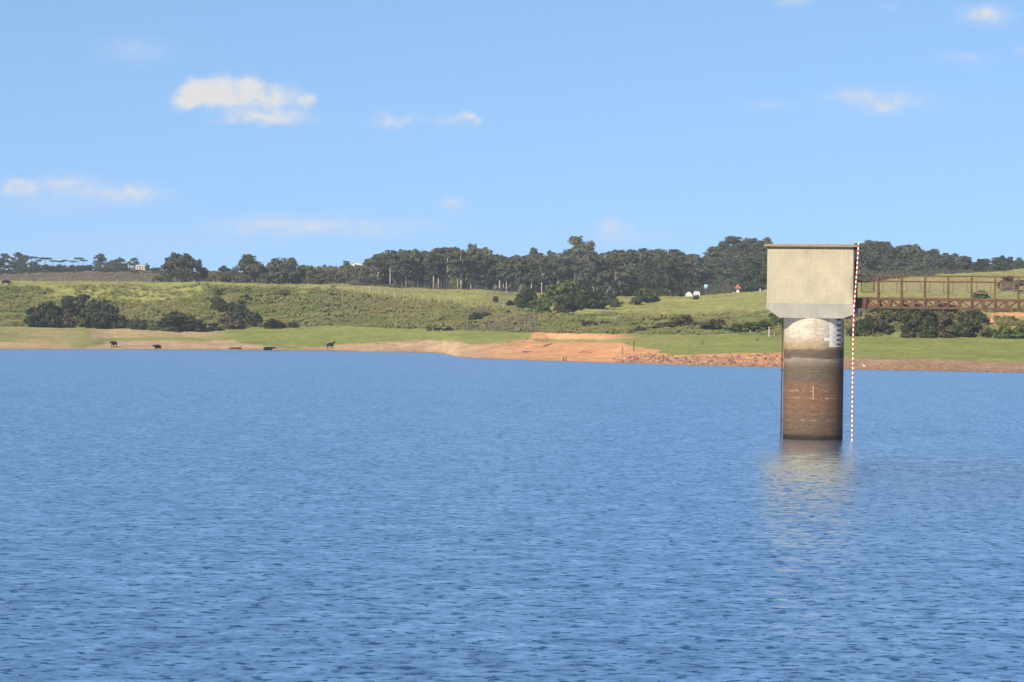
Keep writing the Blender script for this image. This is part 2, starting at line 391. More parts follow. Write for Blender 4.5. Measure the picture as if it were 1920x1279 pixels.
# ------------------------------------------------------------------ foliage
def foliage_mat(name, c, var=.35, rnd=.25, rough=.7):
    m, n, p = new_mat(name, rough, .06); c = tuple(KA*x for x in c)
    o = n.node('ShaderNodeTexCoord').outputs['Object']
    f = n.noise(o, .9, 3, .6); f2 = n.noise(o, 7, 2, .5)
    k = n.math('MULTIPLY_ADD', f, .7, n.math('MULTIPLY', f2, .3))
    cc = n.mix(n.smooth(k, .35, .65), tuple(x*(1-var) for x in c), (c[0]*(1+var), c[1]*(1+var*.9), c[2]*(1+var*.6)))
    r = n.node('ShaderNodeObjectInfo').outputs['Random']
    cc = n.mix(1.0, cc, n.ramp(r, [(0, (1-rnd, 1-rnd, 1-rnd*.8)), (.5, (1, 1, 1)), (1, (1+rnd*1.3, 1+rnd, 1+rnd*.6))]), 'MULTIPLY')
    n.put(p.inputs['Base Color'], cc)
    return m
M_EUC = foliage_mat('eucalyptus_leaves', (.098, .102, .062), .22, .2)
M_DARK = foliage_mat('dark_leaves', (.05, .062, .028), .3, .35)
M_GREEN = foliage_mat('green_leaves', (.085, .12, .035))
M_GREY = foliage_mat('grey_scrub_leaves', (.105, .092, .055))
M_PALEB = simple('pale_bark', (.27, .245, .205), .35, 2, obj_random=.3)
M_GUM = simple('pale_gum_bark', (.34, .31, .265), .3, 2, obj_random=.3)
M_BARK = simple('grey_bark', (.13, .105, .08), .35, 2, obj_random=.25)

def leaf_quads(P, size, out, seed, flat=0.35):
    """one small bent quad per point of P, facing roughly outwards"""
    r = np.random.default_rng(seed); N = len(P)
    nrm = out*.9 + r.normal(size=(N, 3))*.75 + np.array([0, 0, flat])
    nrm /= np.linalg.norm(nrm, axis=1)[:, None]
    a = np.cross(nrm, r.normal(size=(N, 3))); a /= np.linalg.norm(a, axis=1)[:, None]+1e-9
    b = np.cross(nrm, a); s = (size*(.55+.9*r.random(N)))[:, None]
    a = a*s; b = b*s*.62
    V = np.stack([P-a, P-b+nrm*s*.15, P+a, P+b+nrm*s*.15], 1).reshape(-1, 3)
    F = np.arange(4*N).reshape(N, 4)
    return V, F
def crown_points(lobes, n, seed, shell=.55, puffs=26):
    """points on small puffs spread over the shell of the lobes"""
    r = np.random.default_rng(seed); P = []; O = []
    vol = np.array([l[3]*l[4]*l[5] for l in lobes])**.67; vol /= vol.sum()
    for l, v in zip(lobes, vol):
        c = np.array(l[:3]); R = np.array(l[3:6]); k = max(8, int(puffs*v*2.2))
        m = int(n*v)
        d = r.normal(size=(k, 3)); d /= np.linalg.norm(d, axis=1)[:, None]
        d[:, 2] = np.where(d[:, 2] < -.55, -d[:, 2], d[:, 2])
        pc = c + d*R*(shell+(1-shell)*r.random((k, 1)))*(r.random((k, 1))**.3)
        pr = R.mean()*(.3+.25*r.random(k))
        w_ = r.integers(0, k, m)
        dd = r.normal(size=(m, 3)); dd /= np.linalg.norm(dd, axis=1)[:, None]
        rad = pr[w_][:, None]*(r.random((m, 1))**.45)
        pts = pc[w_] + dd*rad*np.array([1.15, 1.15, .8])
        P.append(pts); o = (pts-c)/R*.6 + dd*.7; O.append(o/(np.linalg.norm(o, axis=1)[:, None]+1e-9))
    return np.concatenate(P), np.concatenate(O)
PROTO = {}
def proto(kind, i):
    key = (kind, i)
    if key in PROTO: return PROTO[key]
    r = random.Random(hash(kind) % 1 + i*31 + {'euc': 1, 'round': 2, 'spread': 3, 'umbrella': 4, 'shrub': 5, 'tuft': 6, 'wisp': 7, 'gum': 8}[kind]*1000)
    sd = r.randint(0, 99999); tb = MB(); lobes = []
    if kind == 'euc':      # tall, bare pale stem, ragged high crown
        H, Wd, fm, bk, n, sz = 14, 8, M_EUC, M_PALEB, 3200, .34
        for q in range(r.choice([1, 1, 2])):
            x = r.uniform(-.8, .8); lean = r.uniform(-.8, .8)
            pts = [(x, 0, -1), (x+lean*.3, .1, 3.5), (x+lean*.7, -.1, 7), (x+lean, 0, 10.5), (x+lean*1.2, 0, 13)]
            tb.tube(pts, [.2, .16, .12, .08, .03])
            for k in range(5):
                z = 5+k*1.4; a = r.uniform(0, 6.28); L = r.uniform(1.2, 2.8)
                tb.tube([(x+lean*.6, 0, z), (x+lean*.6+math.cos(a)*L*.6, math.sin(a)*L*.6, z+L*.7), (x+lean*.6+math.cos(a)*L, math.sin(a)*L, z+L*1.3)], [.09, .06, .02], 5)
        for k in range(14):
            a = r.uniform(0, 6.28); q = r.random(); z = 4.2+8.2*q; rr = (2.9*(1-abs(q-.45)*1.2))*r.uniform(.4, 1.1)
            lobes.append((rr*math.cos(a), rr*math.sin(a), z, r.uniform(1.1, 1.8), r.uniform(1.1, 1.8), r.uniform(1.1, 1.8)))
        lobes.append((0, 0, 12.6, 1.4, 1.4, 1.2))
    elif kind == 'gum':      # straight pale stem bare for half its height
        n, sz, fm, bk = 2400, .32, M_EUC, M_GUM
        lean = r.uniform(-.6, .6)
        tb.tube([(0, 0, -1), (lean*.3, .1, 4), (lean*.7, -.1, 8), (lean, 0, 12.5)], [.22, .18, .14, .05])
        for k in range(5):
            z = 5.5+k*1.2; a = r.uniform(0, 6.28); L = r.uniform(1.0, 2.0)
            tb.tube([(lean*.6, 0, z), (lean*.6+math.cos(a)*L*.6, math.sin(a)*L*.6, z+L*.8), (lean*.6+math.cos(a)*L, math.sin(a)*L, z+L*1.5)], [.1, .07, .02], 5)
        for k in range(15):
            a = r.uniform(0, 6.28); q = r.random(); z = 6.2+6.6*q; rr = 2.3*math.sqrt(r.random())*(1-(q-.4)**2)
            lobes.append((lean+rr*math.cos(a), rr*math.sin(a), z, r.uniform(.9, 1.4), r.uniform(.9, 1.4), r.uniform(1.0, 1.7)))
    elif kind == 'round':
        H, Wd, fm, bk, n, sz = 10, 10, (M_DARK if i % 3 else M_EUC), M_BARK, 4200, .34
        tb.tube([(0, 0, -1), (.1, 0, 2), (0, .1, 4.5), (.2, 0, 7.5)], [.35, .27, .2, .06])
        for k in range(5):
            a = r.uniform(0, 6.28); L = r.uniform(2, 3.4)
            tb.tube([(0, 0, 1.8+k*.5), (math.cos(a)*L*.5, math.sin(a)*L*.5, 3.2+k*.6), (math.cos(a)*L, math.sin(a)*L, 4.8+k*.7)], [.15, .1, .03], 5)
        for k in range(20):
            a = r.uniform(0, 6.28); q = r.random()**1.2; z = 1.3+6.9*q; rr = 3.5*math.sqrt(max(.05, 1-(q*1.02)**2))*r.uniform(.35, 1)
            lobes.append((rr*math.cos(a), rr*math.sin(a), z, r.uniform(1.4, 2.2), r.uniform(1.4, 2.2), r.uniform(1.2, 1.8)))
        lobes.append((r.uniform(-1, 1), 0, 8.3, 1.7, 1.7, 1.4))
    elif kind == 'spread':  # broad old tree, many pale limbs fanning out
        H, Wd, fm, bk, n, sz = 9, 11.5, M_EUC, M_PALEB, 13000, .24
        for k in range(11):
            a = 6.28*k/11+r.uniform(-.2, .2); t_ = r.uniform(.35, 1.0)*4.6
            x1, y1 = math.cos(a)*t_, math.sin(a)*t_
            zt = 7.6-(t_/4.6)**2*2.6
            tb.tube([(x1*.04, y1*.04, -.8), (x1*.2, y1*.2, 1.6), (x1*.55, y1*.55, 3.9), (x1*.95, y1*.95, zt)], [.26, .2, .13, .03], 6)
        for k in range(64):
            a = r.uniform(0, 6.28); rr = 4.7*math.sqrt(r.random()); zt = 7.9-(rr/4.9)**2*4.2; q = r.random()**.6
            z = 1.3+(zt-1.3)*q
            lobes.append((rr*math.cos(a), rr*math.sin(a), z, r.uniform(.8, 1.3), r.uniform(.8, 1.3), r.uniform(.7, 1.1)))
    elif kind == 'umbrella':  # flat topped pine
        H, Wd, fm, bk, n, sz = 12, 9, M_DARK, M_BARK, 1500, .34
        tb.tube([(0, 0, -1), (.1, 0, 5), (0, 0, 11)], [.28, .22, .14])
        for k in range(9):
            a = 6.28*k/9; L = r.uniform(3, 4.2)
            tb.tube([(0, 0, 10.2), (math.cos(a)*L*.6, math.sin(a)*L*.6, 10.5), (math.cos(a)*L, math.sin(a)*L, 11.5)], [.1, .07, .03], 5)
            lobes.append((math.cos(a)*L*.8, math.sin(a)*L*.8, 11.3, 1.3, 1.3, .45))
        lobes.append((0, 0, 11.3, 1.6, 1.6, .5))
    elif kind in ('shrub', 'tuft', 'wisp'):
        H, Wd = 3, 4
        fm = {'shrub': M_DARK, 'tuft': M_GREEN, 'wisp': M_GREY}[kind]; bk = M_BARK; n, sz = (3600, .16)
        for k in range(7):
            a = r.uniform(0, 6.28); L = r.uniform(.5, 1.5)
            tb.tube([(math.cos(a)*.1, math.sin(a)*.1, -.4), (math.cos(a)*L*.5, math.sin(a)*L*.5, 1), (math.cos(a)*L, math.sin(a)*L, 2.1)], [.04, .03, .012], 5)
        for k in range(18):
            a = r.uniform(0, 6.28); rr = 1.45*math.sqrt(r.random()); z = .25+2.0*r.random()*(1-(rr/2.2)**2)
            lobes.append((rr*math.cos(a), rr*math.sin(a), z, r.uniform(.5, .85), r.uniform(.5, .85), r.uniform(.45, .75)))
    P, O = crown_points(lobes, n, sd)
    Vv, Ff = leaf_quads(P, sz, O, sd+1)
    cm = np_mesh(kind+'_crown', Vv, Ff, [fm])
    tm = tb.mesh(kind+'_stem', bk, True)
    W_ = float(np.percentile(Vv[:, 0], 98.5)-np.percentile(Vv[:, 0], 1.5)); H_ = float(np.percentile(Vv[:, 2], 99))
    PROTO[key] = (tm, cm, W_, H_)
    return PROTO[key]
PARTN = {'shrub': ('stem', 'foliage'), 'tuft': ('stem', 'foliage'), 'wisp': ('stem', 'foliage')}
TRN = random.Random(5)
def tree(kind, i, loc, wd, ht, name, label, cat='tree', group=None, sink=.15):
    tm, cm, W_, H_ = proto(kind, i)
    s = wd/W_
    o = empty(name, (loc[0], loc[1], loc[2]-sink), TRN.uniform(0, 6.28), (s, s*TRN.uniform(.9, 1.1), ht/H_))
    tag(o, label, cat, group)
    a, b = PARTN.get(kind, ('trunk', 'crown'))
    link(a, tm, o); link(b, cm, o)
    return o
# ------------------------------------------------------------------ trees and shrubs
def by_top(kind, i, px, d, top, wpx, name, label, cat='tree', group=None):
    """a tree rooted on the ground at distance d, as tall and wide as measured"""
    g = at(px, d); r = ray(px, top); zt = HCAM + r.z/r.y*d
    return tree(kind, i, g, wpx*d/FPX, max(1.2, zt-g.z+.15), name, label, cat, group)
def by_base(kind, i, px, base, wpx, hpx, name, label, cat='shrub', group=None, dmin=400, dmax=1100):
    g = hit(px, base, dmin, dmax)
    return tree(kind, i, g, .88*wpx*g.y/FPX, .92*hpx*g.y/FPX, name, label, cat, group, .25)

SHRUBS = [
 (82,614,62,50,'shrub',0,'large dark round shrub at the foot of the bank, leftmost of the dark shrubs'),
 (142,593,62,44,'shrub',1,'dark shrub standing higher up the bank behind the big shrubs on the left'),
 (193,616,74,58,'shrub',2,'tallest dark bushy shrub at the foot of the left bank above the grazing shore'),
 (162,613,32,40,'tuft',0,'mid green shrub squeezed against the left side of the tallest dark shrub'),
 (183,616,18,28,'tuft',1,'small bright green shrub in front of the tallest dark shrub'),
 (120,613,44,28,'wisp',0,'greyish low shrub between the two large dark shrubs on the left bank'),
 (232,616,26,24,'shrub',3,'low dark shrub touching the right foot of the tallest dark shrub'),
 (262,618,34,22,'shrub',4,'low olive shrub on the bank edge between the tall shrub and the long dark one'),
 (296,619,34,20,'tuft',2,'low green shrub overhanging the bare bank edge left of the long dark shrub'),
 (340,621,72,38,'shrub',0,'long low dark shrub spilling over the bank edge above the tan beach'),
 (390,621,60,18,'shrub',1,'flat dark shrub tapering off to the right of the long low dark one'),
 (415,588,40,34,'shrub',2,'dark shrub at the upper left of the cluster halfway up the bank'),
 (446,598,46,38,'shrub',3,'darkest shrub in the middle of the cluster halfway up the bank'),
 (474,612,36,30,'shrub',4,'dark shrub at the lower right of the cluster on the bank'),
 (405,555,18,18,'tuft',0,'small green shrub near the plateau edge above the mid bank cluster'),
 (436,616,50,34,'wisp',1,'grey green shrub at the bank foot below the mid bank cluster'),
 (515,616,34,20,'shrub',0,'low dark shrub at the bank foot where the green flat begins'),
 (462,566,24,16,'shrub',1,'small dark shrub near the bank top right of the mid bank cluster'),
 (531,556,20,14,'wisp',2,'small greyish shrub high on the bank left of the bare forked bush'),
 (550,614,22,12,'shrub',2,'tiny dark shrub at the bank foot over the green flat'),
 (888,602,28,18,'shrub',3,'dark shrub in the grey brown hollow of the bank left of the spit'),
 (905,597,30,14,'wisp',3,'grey shrub beside the dark one in the hollow of the bank'),
 (929,567,12,13,'shrub',4,'small round dark shrub alone near the right end of the post fence'),
 (957,573,14,12,'shrub',0,'small dark shrub just left of the big shrub thicket'),
 (805,620,10,9,'shrub',1,'tiny dark shrub at the foot of the bank behind the lying cow'),
 (838,620,20,9,'shrub',2,'low dark shrub at the bank foot right of the lying cow'),
 (986,578,46,40,'shrub',3,'dark round shrub at the left end of the big thicket'),
 (1011,592,44,34,'tuft',0,'green shrub lowest on the slope at the front of the big thicket'),
 (1032,574,50,44,'tuft',1,'mid green shrub inside the left half of the big thicket'),
 (1066,572,66,46,'tuft',2,'tallest bright green shrub in the middle of the big thicket'),
 (1068,586,56,34,'shrub',4,'dark grey shrub at the front middle of the big thicket'),
 (1104,579,56,48,'shrub',0,'darkest shrub at the right end of the big thicket'),
 (1050,590,30,18,'wisp',0,'pale grey shrub at the lower edge of the big thicket'),
 (1143,571,44,24,'wisp',1,'grey brown shrub trailing off right of the big thicket'),
 (1126,578,22,15,'tuft',3,'small yellow green shrub in front of the right end of the thicket'),
 (1153,576,18,16,'tuft',0,'small green shrub standing free right of the thicket'),
 (1213,568,48,30,'tuft',1,'round green shrub alone in front of the wood on the slope'),
 (1192,571,22,16,'wisp',2,'grey shrub clinging to the left of the round green shrub'),
 (1105,612,30,12,'wisp',3,'low olive shrub on the slope above the red cut bank'),
 (1200,620,24,10,'shrub',1,'small dark shrub on the slope foot above the end of the red cut bank'),
 (1250,617,44,16,'wisp',0,'brown scrub on the right slope, leftmost of the brown patch'),
 (1284,613,56,24,'wisp',1,'tallest brown scrub in the patch on the right slope'),
 (1338,618,42,22,'wisp',2,'brown scrub at the right end of the patch on the right slope'),
 (1305,562,12,11,'shrub',2,'tiny dark shrub in the grass just below the white houses'),
 (1380,623,46,18,'tuft',2,'green scrub at the slope foot left of the white fence post'),
 (1422,622,50,24,'tuft',3,'green scrub at the slope foot right beside the tower'),
 (1452,612,30,30,'tuft',0,'tall green scrub half hidden by the left side of the tower shaft'),
 (1604,630,30,28,'wisp',0,'dry tan shrub showing between tower shaft and banded cable'),
 (1622,630,36,40,'shrub',3,'dark shrub under the left end of the footbridge'),
 (1650,628,44,40,'wisp',1,'tan dry shrub under the footbridge beside the first dark shrub'),
 (1668,604,40,26,'tuft',1,'yellow green shrub right under the footbridge near the tower'),
 (1692,608,40,30,'shrub',4,'dark hollow shrub tucked under the footbridge above the tan grass'),
 (1724,629,58,52,'shrub',0,'big dark bush under the middle of the footbridge'),
 (1700,633,28,20,'wisp',2,'dry shrub at the bank foot left of the big dark bush'),
 (1762,620,50,38,'wisp',3,'grey leafed bush between the two big dark bushes'),
 (1748,633,44,22,'tuft',2,'low green shrub at the bank foot in front of the grey leafed bush'),
 (1808,629,62,50,'shrub',1,'second big dark bush under the footbridge, right of the grey one'),
 (1836,610,38,32,'shrub',2,'dark bush on the bank left of the bare orange earth'),
 (1786,633,46,26,'wisp',0,'grey green shrub at the bank foot below the second big dark bush'),
 (1856,633,34,22,'tuft',3,'green shrub at the bank foot below the orange earth, left one'),
 (1884,634,46,26,'tuft',0,'green shrub at the bank foot below the orange earth, middle one'),
 (1914,634,44,30,'tuft',1,'green shrub at the bank foot below the orange earth, right one'),
 (1898,605,26,13,'tuft',2,'small green shrub growing on the bare orange earth'),
 (1650,592,50,24,'shrub',3,'dark shrub on the bank top seen through the left bridge truss'),
 (1704,590,60,24,'shrub',4,'dark shrub on the bank top seen through the middle bridge truss'),
 (1764,592,60,24,'shrub',0,'dark shrub on the bank top below the footbridge railing'),
 (1894,545,56,30,'wisp',2,'brown green scrub on the hill crest behind the right end of the footbridge'),
 (1838,560,30,18,'tuft',1,'green shrub on the hillside seen through the footbridge railing'),
]
for (px, by, w_, h_, kd, i, lab) in SHRUBS:
    by_base(kd, i, px, by, w_, h_, 'shrub', lab)
# the bare forked bush
g = hit(625, 543); mb = MB(); rr_ = random.Random(3)
for a in np.linspace(-.9, .9, 9):
    L = rr_.uniform(1.6, 2.6)
    mb.tube([(0, 0, -.3), (math.sin(a)*L*.4, rr_.uniform(-.3, .3), L*.5), (math.sin(a)*L*.8, rr_.uniform(-.5, .5), L*.95)], [.09, .06, .02], 5)
o = empty('bare_bush', g); tag(o, 'bare forked dark bush standing on the plateau edge left of the post fence', 'bush')
mb.build('branches', M_BARK, o)

TREES = [  # px, distance, top, width px, kind, variant, label
 (6,1250,476,30,'euc',0,'tall tree at the far left edge of the skyline'),
 (31,1250,474,28,'euc',1,'tallest tree of the far left clump on the skyline'),
 (47,1260,479,14,'euc',2,'thin pale tree between the far left clump and the flat topped pines'),
 (62,1240,491,26,'round',3,'round dull tree below the leftmost flat topped pine'),
 (30,1235,492,30,'round',1,'dark round tree under the far left clump'),
 (188,1230,477,24,'round',3,'solitary round tree on the skyline right of the flat topped pines'),
 (212,1230,489,24,'round',1,'dark tree on the skyline just left of the dark domed one'),
 (226,1225,485,28,'round',2,'dark domed tree on the skyline left of the far farmhouse'),
 (251,1240,484,18,'euc',3,'feathery tree on the skyline right above the far farmhouse'),
 (273,1235,494,9,'round',4,'narrow small dark tree at the right end of the far farmhouse'),
 (200,1150,503,28,'round',2,'dark bushy tree under the skyline, left of the house, left one'),
 (230,1150,501,32,'round',1,'dark bushy tree under the skyline, left of the house, right one'),
 (293,1150,502,24,'round',3,'olive tree on the far slope between farmhouse and big spreading tree'),
 (378,1080,502,28,'round',1,'dark tree just right of the big spreading tree'),
 (422,960,501,34,'round',2,'dark domed tree left of the leaning tall tree'),
 (404,905,510,36,'round',3,'low grey green tree right of the big spreading tree'),
 (440,900,506,30,'round',0,'low grey green tree at the left foot of the leaning tall tree'),
 (466,885,480,46,'round',6,'tall brownish tree with a peaked crown between the spreading trees'),
 (486,890,497,30,'round',3,'grey green tree at the right foot of the peaked brownish tree'),
 (516,890,487,50,'round',0,'wide brownish tree with pale stems, left half of the broad pair'),
 (545,885,486,50,'round',9,'wide brownish tree, right half of the broad pair on the plateau edge'),
 (573,895,499,40,'round',3,'lower tree stepping down right of the broad pair'),
 (598,905,508,36,'round',0,'low scrubby tree at the end of the row right of the broad pair'),
 (618,915,514,36,'round',1,'low dark scrubby tree left of the bare forked bush'),
 (648,1010,490,26,'euc',4,'thin tree with a bare pale trunk in front of the white shed'),
 (592,1100,508,12,'round',2,'tiny dark tree on the far slope below the skyline'),
 (608,1390,496,8,'round',1,'tiny round tree on the skyline left of the white shed'),
 (671,1330,497,6,'round',2,'tiny dark tree standing right in front of the white shed'),
 (885,1010,460,28,'round',0,'round tree rising highest above the wood left of the skyline gap'),
 (1000,1080,467,20,'round',3,'small leaning tree rising over the wood, left of the two small ones'),
 (1034,1080,473,24,'round',5,'small tree rising over the wood, right of the two small ones'),
 (1085,1060,447,62,'round',6,'big round headed tree rising over the middle of the wood'),
 (1375,1130,444,34,'euc',2,'tree leaning left on the hill brow left of the tower'),
 (1248,858,486,46,'round',2,'big dark tree at the front of the wood above the white houses'),
 (1275,862,492,44,'round',1,'dark tree at the wood edge left of the white houses'),
 (1222,866,492,36,'round',4,'dark tree at the wood edge behind the round green shrub'),
 (1405,850,500,50,'round',2,'dark tree at the wood edge right of the red roofed kiosk'),
 (1436,850,496,44,'round',1,'dark tree at the wood edge touching the left side of the tower'),
]
for (px, d, top, w_, kd, i, lab) in TREES:
    by_top(kd, i, px, d, top, w_, 'tree', lab)
by_top('spread', 0, 341, 856, 477, 76, 'spreading_tree', 'big spreading tree with many pale fanning limbs on the plateau edge')
for (px, top, w_, lab) in [(58,481,24,'leftmost flat topped pine, merging with the trees beside it'), (72,487,11,'second flat topped pine from the left, small and pale'), (84,483,22,'widest flat topped pine, third from the left'),
   (99,488,13,'fourth flat topped pine from the left, right after the widest'), (112,489,14,'fifth flat topped pine from the left, with a low disc'), (121,487,12,'sixth flat topped pine from the left, slightly higher'),
   (136,489,16,'flat topped pine just left of the highest one'), (147,483,17,'highest flat topped pine near the right end of the row'), (156,487,13,'rightmost flat topped pine of the skyline row')]:
    by_top('umbrella', int(px) % 2, px, 1300+px % 7*8, top, w_, 'umbrella_pine', lab, group='flat topped pines on the skyline')
rt = random.Random(77)
for k in range(16):                                   # hedge below the pines
    px = -4+k*11.5
    by_top('round', rt.choice([1, 2, 4]), px, 1225+rt.uniform(-8, 8), 500-(2.5 if k > 5 else -4)+rt.uniform(-1, 1.5), 26, 'hedge_tree', 'dark tree in the dense hedge row below the flat topped pines', group='dark hedge row on the far left hill')
for k in range(5):
    by_top('round', rt.choice([1, 2, 3]), -5+k*14, 1190, 509+rt.uniform(-2, 2), 26, 'hedge_tree', 'dark low tree in front of the hedge at the far left edge', group='low dark trees at the far left')
for k in range(34):                                   # grey brown scrub left of the wood
    px = rt.uniform(555, 745); d = rt.uniform(875, 985)
    by_top('wisp', rt.randint(0, 3), px, d, yh(px)-108+(d-880)*-.10+rt.uniform(-3, 5)+6, rt.uniform(22, 40), 'scrub_bush', 'grey brown scrub bush in the thicket between plateau and white shed', 'bush', 'grey scrub below the white shed')
for k in range(24):                                   # low bushes between the plateau trees
    px = 300+k*14+rt.uniform(-4, 4)
    by_top(rt.choice(['wisp', 'round', 'wisp']), rt.choice([0, 3]), px, rt.uniform(868, 905), rt.uniform(510, 518), rt.uniform(18, 34), 'edge_bush', 'grey green bush at the feet of the plateau edge trees', 'bush', 'bushes at the feet of the plateau edge trees')
for k in range(9):
    px = 610+k*9+rt.uniform(-3, 3)
    by_top(rt.choice(['round', 'round']), rt.choice([1, 3]), px, 1180+rt.uniform(-40, 90), 508+rt.uniform(-5, 4), rt.uniform(12, 20), 'scrub_tree', 'small dark tree on the far slope just below the white shed', group='small trees under the white shed')
for k in range(14):
    px = rt.uniform(245, 335)
    by_top(rt.choice(['wisp', 'round']), rt.choice([0, 3]), px, rt.uniform(1050, 1200), rt.uniform(507, 514), rt.uniform(12, 22), 'scrub_bush', 'dull bush on the far slope below the farmhouse', 'bush', 'bushes on the slope below the farmhouse')

SKX = [680,690,710,740,760,790,820,850,870,910,925,950,985,1010,1050,1110,1140,1180,1220,1270,1290,1310,1330,1345,1375,1400,1430,1455,1480,1500,1520,1560,1600,1640,1660,1690,1710,1730,1760,1790,1830,1850,1880,1900,1930]
SKY_ = [500,484,476,469,471,474,469,465,466,468,479,483,482,480,476,470,473,471,469,472,480,477,469,456,449,452,446,443,445,448,452,458,456,452,455,456,460,463,472,478,487,488,484,484,493]
def wood_tree(px, d, j):
    if 1446 < px < 1596: return 0
    g = at(px, d); r = ray(px, np.interp(px, SKX, SKY_)+rt.choice([-3, 0, 3, 5, 8])+rt.uniform(-1, 2)); zmax = HCAM + r.z/r.y*d
    h = zmax-g.z
    if px > 1290 or d > 990: kd = 'euc' if rt.random() < .45 else 'round'
    else: kd = 'euc' if rt.random() < .82 else 'round'
    if d < 925 and 715 < px < 1060 and rt.random() < .9: kd = 'gum'
    cap = rt.uniform(13, 16) if kd == 'gum' else rt.uniform(13, 16.5) if kd == 'euc' else rt.uniform(9, 13)
    if d > 1120 or px > 1290: cap = min(cap, rt.uniform(8.5, 12))
    if h < 4: return 0
    h = min(h, cap); wd = rt.uniform(5, 7) if kd == 'gum' else rt.uniform(7, 9.5) if kd == 'euc' else rt.uniform(8.5, 12)
    wd = min(wd, h*(.66 if kd == 'euc' else .92))
    nm, lab, grp = (('eucalyptus', 'tall eucalyptus with a pale bare trunk along the front of the wood', 'pale trunked eucalyptus along the wood front') if kd == 'gum' else
        ('eucalyptus', 'grey green eucalyptus deep in the wood behind the plateau', 'eucalyptus inside the wood') if kd == 'euc' and px < 1300 else
        ('broadleaf_tree', 'dark round crowned tree standing in the wood behind the plateau', 'round crowned trees in the wood') if px < 1300 else
        ('hill_tree', 'dark grey green tree on the wooded hill left of the tower', 'trees on the wooded hill left of the tower') if px < 1500 else
        ('hill_tree', 'dark grey green tree on the wooded hill behind the footbridge', 'trees on the wooded hill behind the footbridge'))
    tree(kd, rt.randint(0, 5) if kd in ('euc', 'gum') else rt.choice([0, 1, 2, 3, 4, 5, 6]), g, wd, h, nm, lab, group=grp)
    return 1
cnt = 0
for j, d in enumerate([868, 884, 905, 935, 970, 1010, 1055, 1105, 1160, 1210]):
    step = [24, 25, 30, 32, 32, 33, 32, 32, 32, 32][j]
    px = 700+rt.uniform(0, 20)+(0 if j else 15)
    while px < 1445:
        dd = d+rt.uniform(-9, 9)
        if (j < 2 and px < 1200) or j >= 2 or px > 1290:
            if not (j < 3 and 1285 < px < 1400): cnt += wood_tree(px, dd, j)
        px += step*rt.uniform(.75, 1.25)
for j, d in enumerate([950, 1010, 1060, 1110, 1160, 1205]):
    px = 1598+rt.uniform(0, 20)
    while px < 1940:
        cnt += wood_tree(px, d+rt.uniform(-14, 14), 9)
        px += 28*rt.uniform(.75, 1.25)
print('wood trees', cnt)

# ------------------------------------------------------------------ ground cover nobody could count
def cover(name, pts, cols, hs, ws, blades, seed, mat):
    r = np.random.default_rng(seed); N = len(pts); b = blades
    P = np.repeat(pts, b, 0); H = np.repeat(hs, b); Wd = np.repeat(ws, b); Cc = np.repeat(cols, b, 0)
    off = r.normal(size=(N*b, 3))*.5; P = P + off*np.stack([Wd, Wd, H*0], 1)
    P[:, 2] += H*r.random(N*b)*.75
    nrm = r.normal(size=(N*b, 3))*.45+np.array([-.3, -.6, .8]); nrm /= np.linalg.norm(nrm, axis=1)[:, None]
    a = np.cross(nrm, r.normal(size=(N*b, 3))); a /= np.linalg.norm(a, axis=1)[:, None]
    c = np.cross(nrm, a); s = (Wd*.30*(.6+.8*r.random(N*b)))[:, None]; s = np.minimum(s, (H*.6)[:, None])
    V = np.stack([P-a*s, P-c*s*.6, P+a*s, P+c*s*.6], 1).reshape(-1, 3)
    me = np_mesh(name, V, np.arange(4*N*b).reshape(-1, 4), [mat])
    ca = me.color_attributes.new('Col', 'FLOAT_COLOR', 'POINT')
    Cc = Cc*(.9+.2*r.random((N*b, 1)))*KA
    cv = np.repeat(Cc, 4, 0); ca.data.foreach_set('color', np.concatenate([cv, np.ones((len(cv), 1))], 1).astype(np.float32).ravel())
    return link(name, me)
cmat, n, p = new_mat('ground_cover_leaves', .8, .1)
n.put(p.inputs['Base Color'], n.node('ShaderNodeAttribute', attribute_name='Col').outputs['Color'])
def colv(arr, pxs): return np.interp(pxs, pcol[23:-23], arr[23:-23])
def scatter(n_, pxr, f0, f1, seed, lo=None, hi=None):
    """random points between two depth lines"""
    r = np.random.default_rng(seed); px = r.uniform(pxr[0], pxr[1], n_); t_ = r.random(n_)
    a = f0(px); b_ = f1(px); d = a+(b_-a)*t_; x = (px-CX)/FPX*d
    return np.stack([x, d, gz(x, d)], 1), px, t_, r
# scrub and tall grass on the bank
P, px, t_, r = scatter(34000, (-60, 1640), lambda q: colv(d3, q)+1, lambda q: colv(d4, q)+6, 1)
na = fbm(P[:, 0]/14, P[:, 1]/9, 41); nb = fbm(P[:, 0]/5, P[:, 1]/4, 43)
rightp = np.clip((px-1020)/120, 0, 1)
keep = (nb > .40+.1*rightp) & (r.random(len(px)) < 1-.5*rightp*(na > .4))
base = np.where((na > .52)[:, None], C3(.17, .165, .052), C3(.13, .155, .042)); base = np.where((r.random(len(px)) < .25)[:, None], C3(.13, .105, .06), base)
base = np.where(((px > 870) & (px < 1010) & (t_ < .75))[:, None], C3(.12, .105, .065), base)
keep &= (r.random(len(px)) < np.where(t_ > 1-np.interp(px, [60, 140, 320, 400], [0, .5, .5, .1]), .25, 1))
hs = (.35+.9*np.clip(nb-.4, 0, 1)*4*r.random(len(px)))*(1-.45*rightp)
tag(cover('bank_scrub', P[keep], base[keep], hs[keep], (.35+.5*r.random(len(px)))[keep], 18, 2, cmat), kind='stuff')
P, px, t_, r = scatter(9000, (-60, 1480), lambda q: colv(d3, q)+2, lambda q: colv(d4, q)+2, 61)
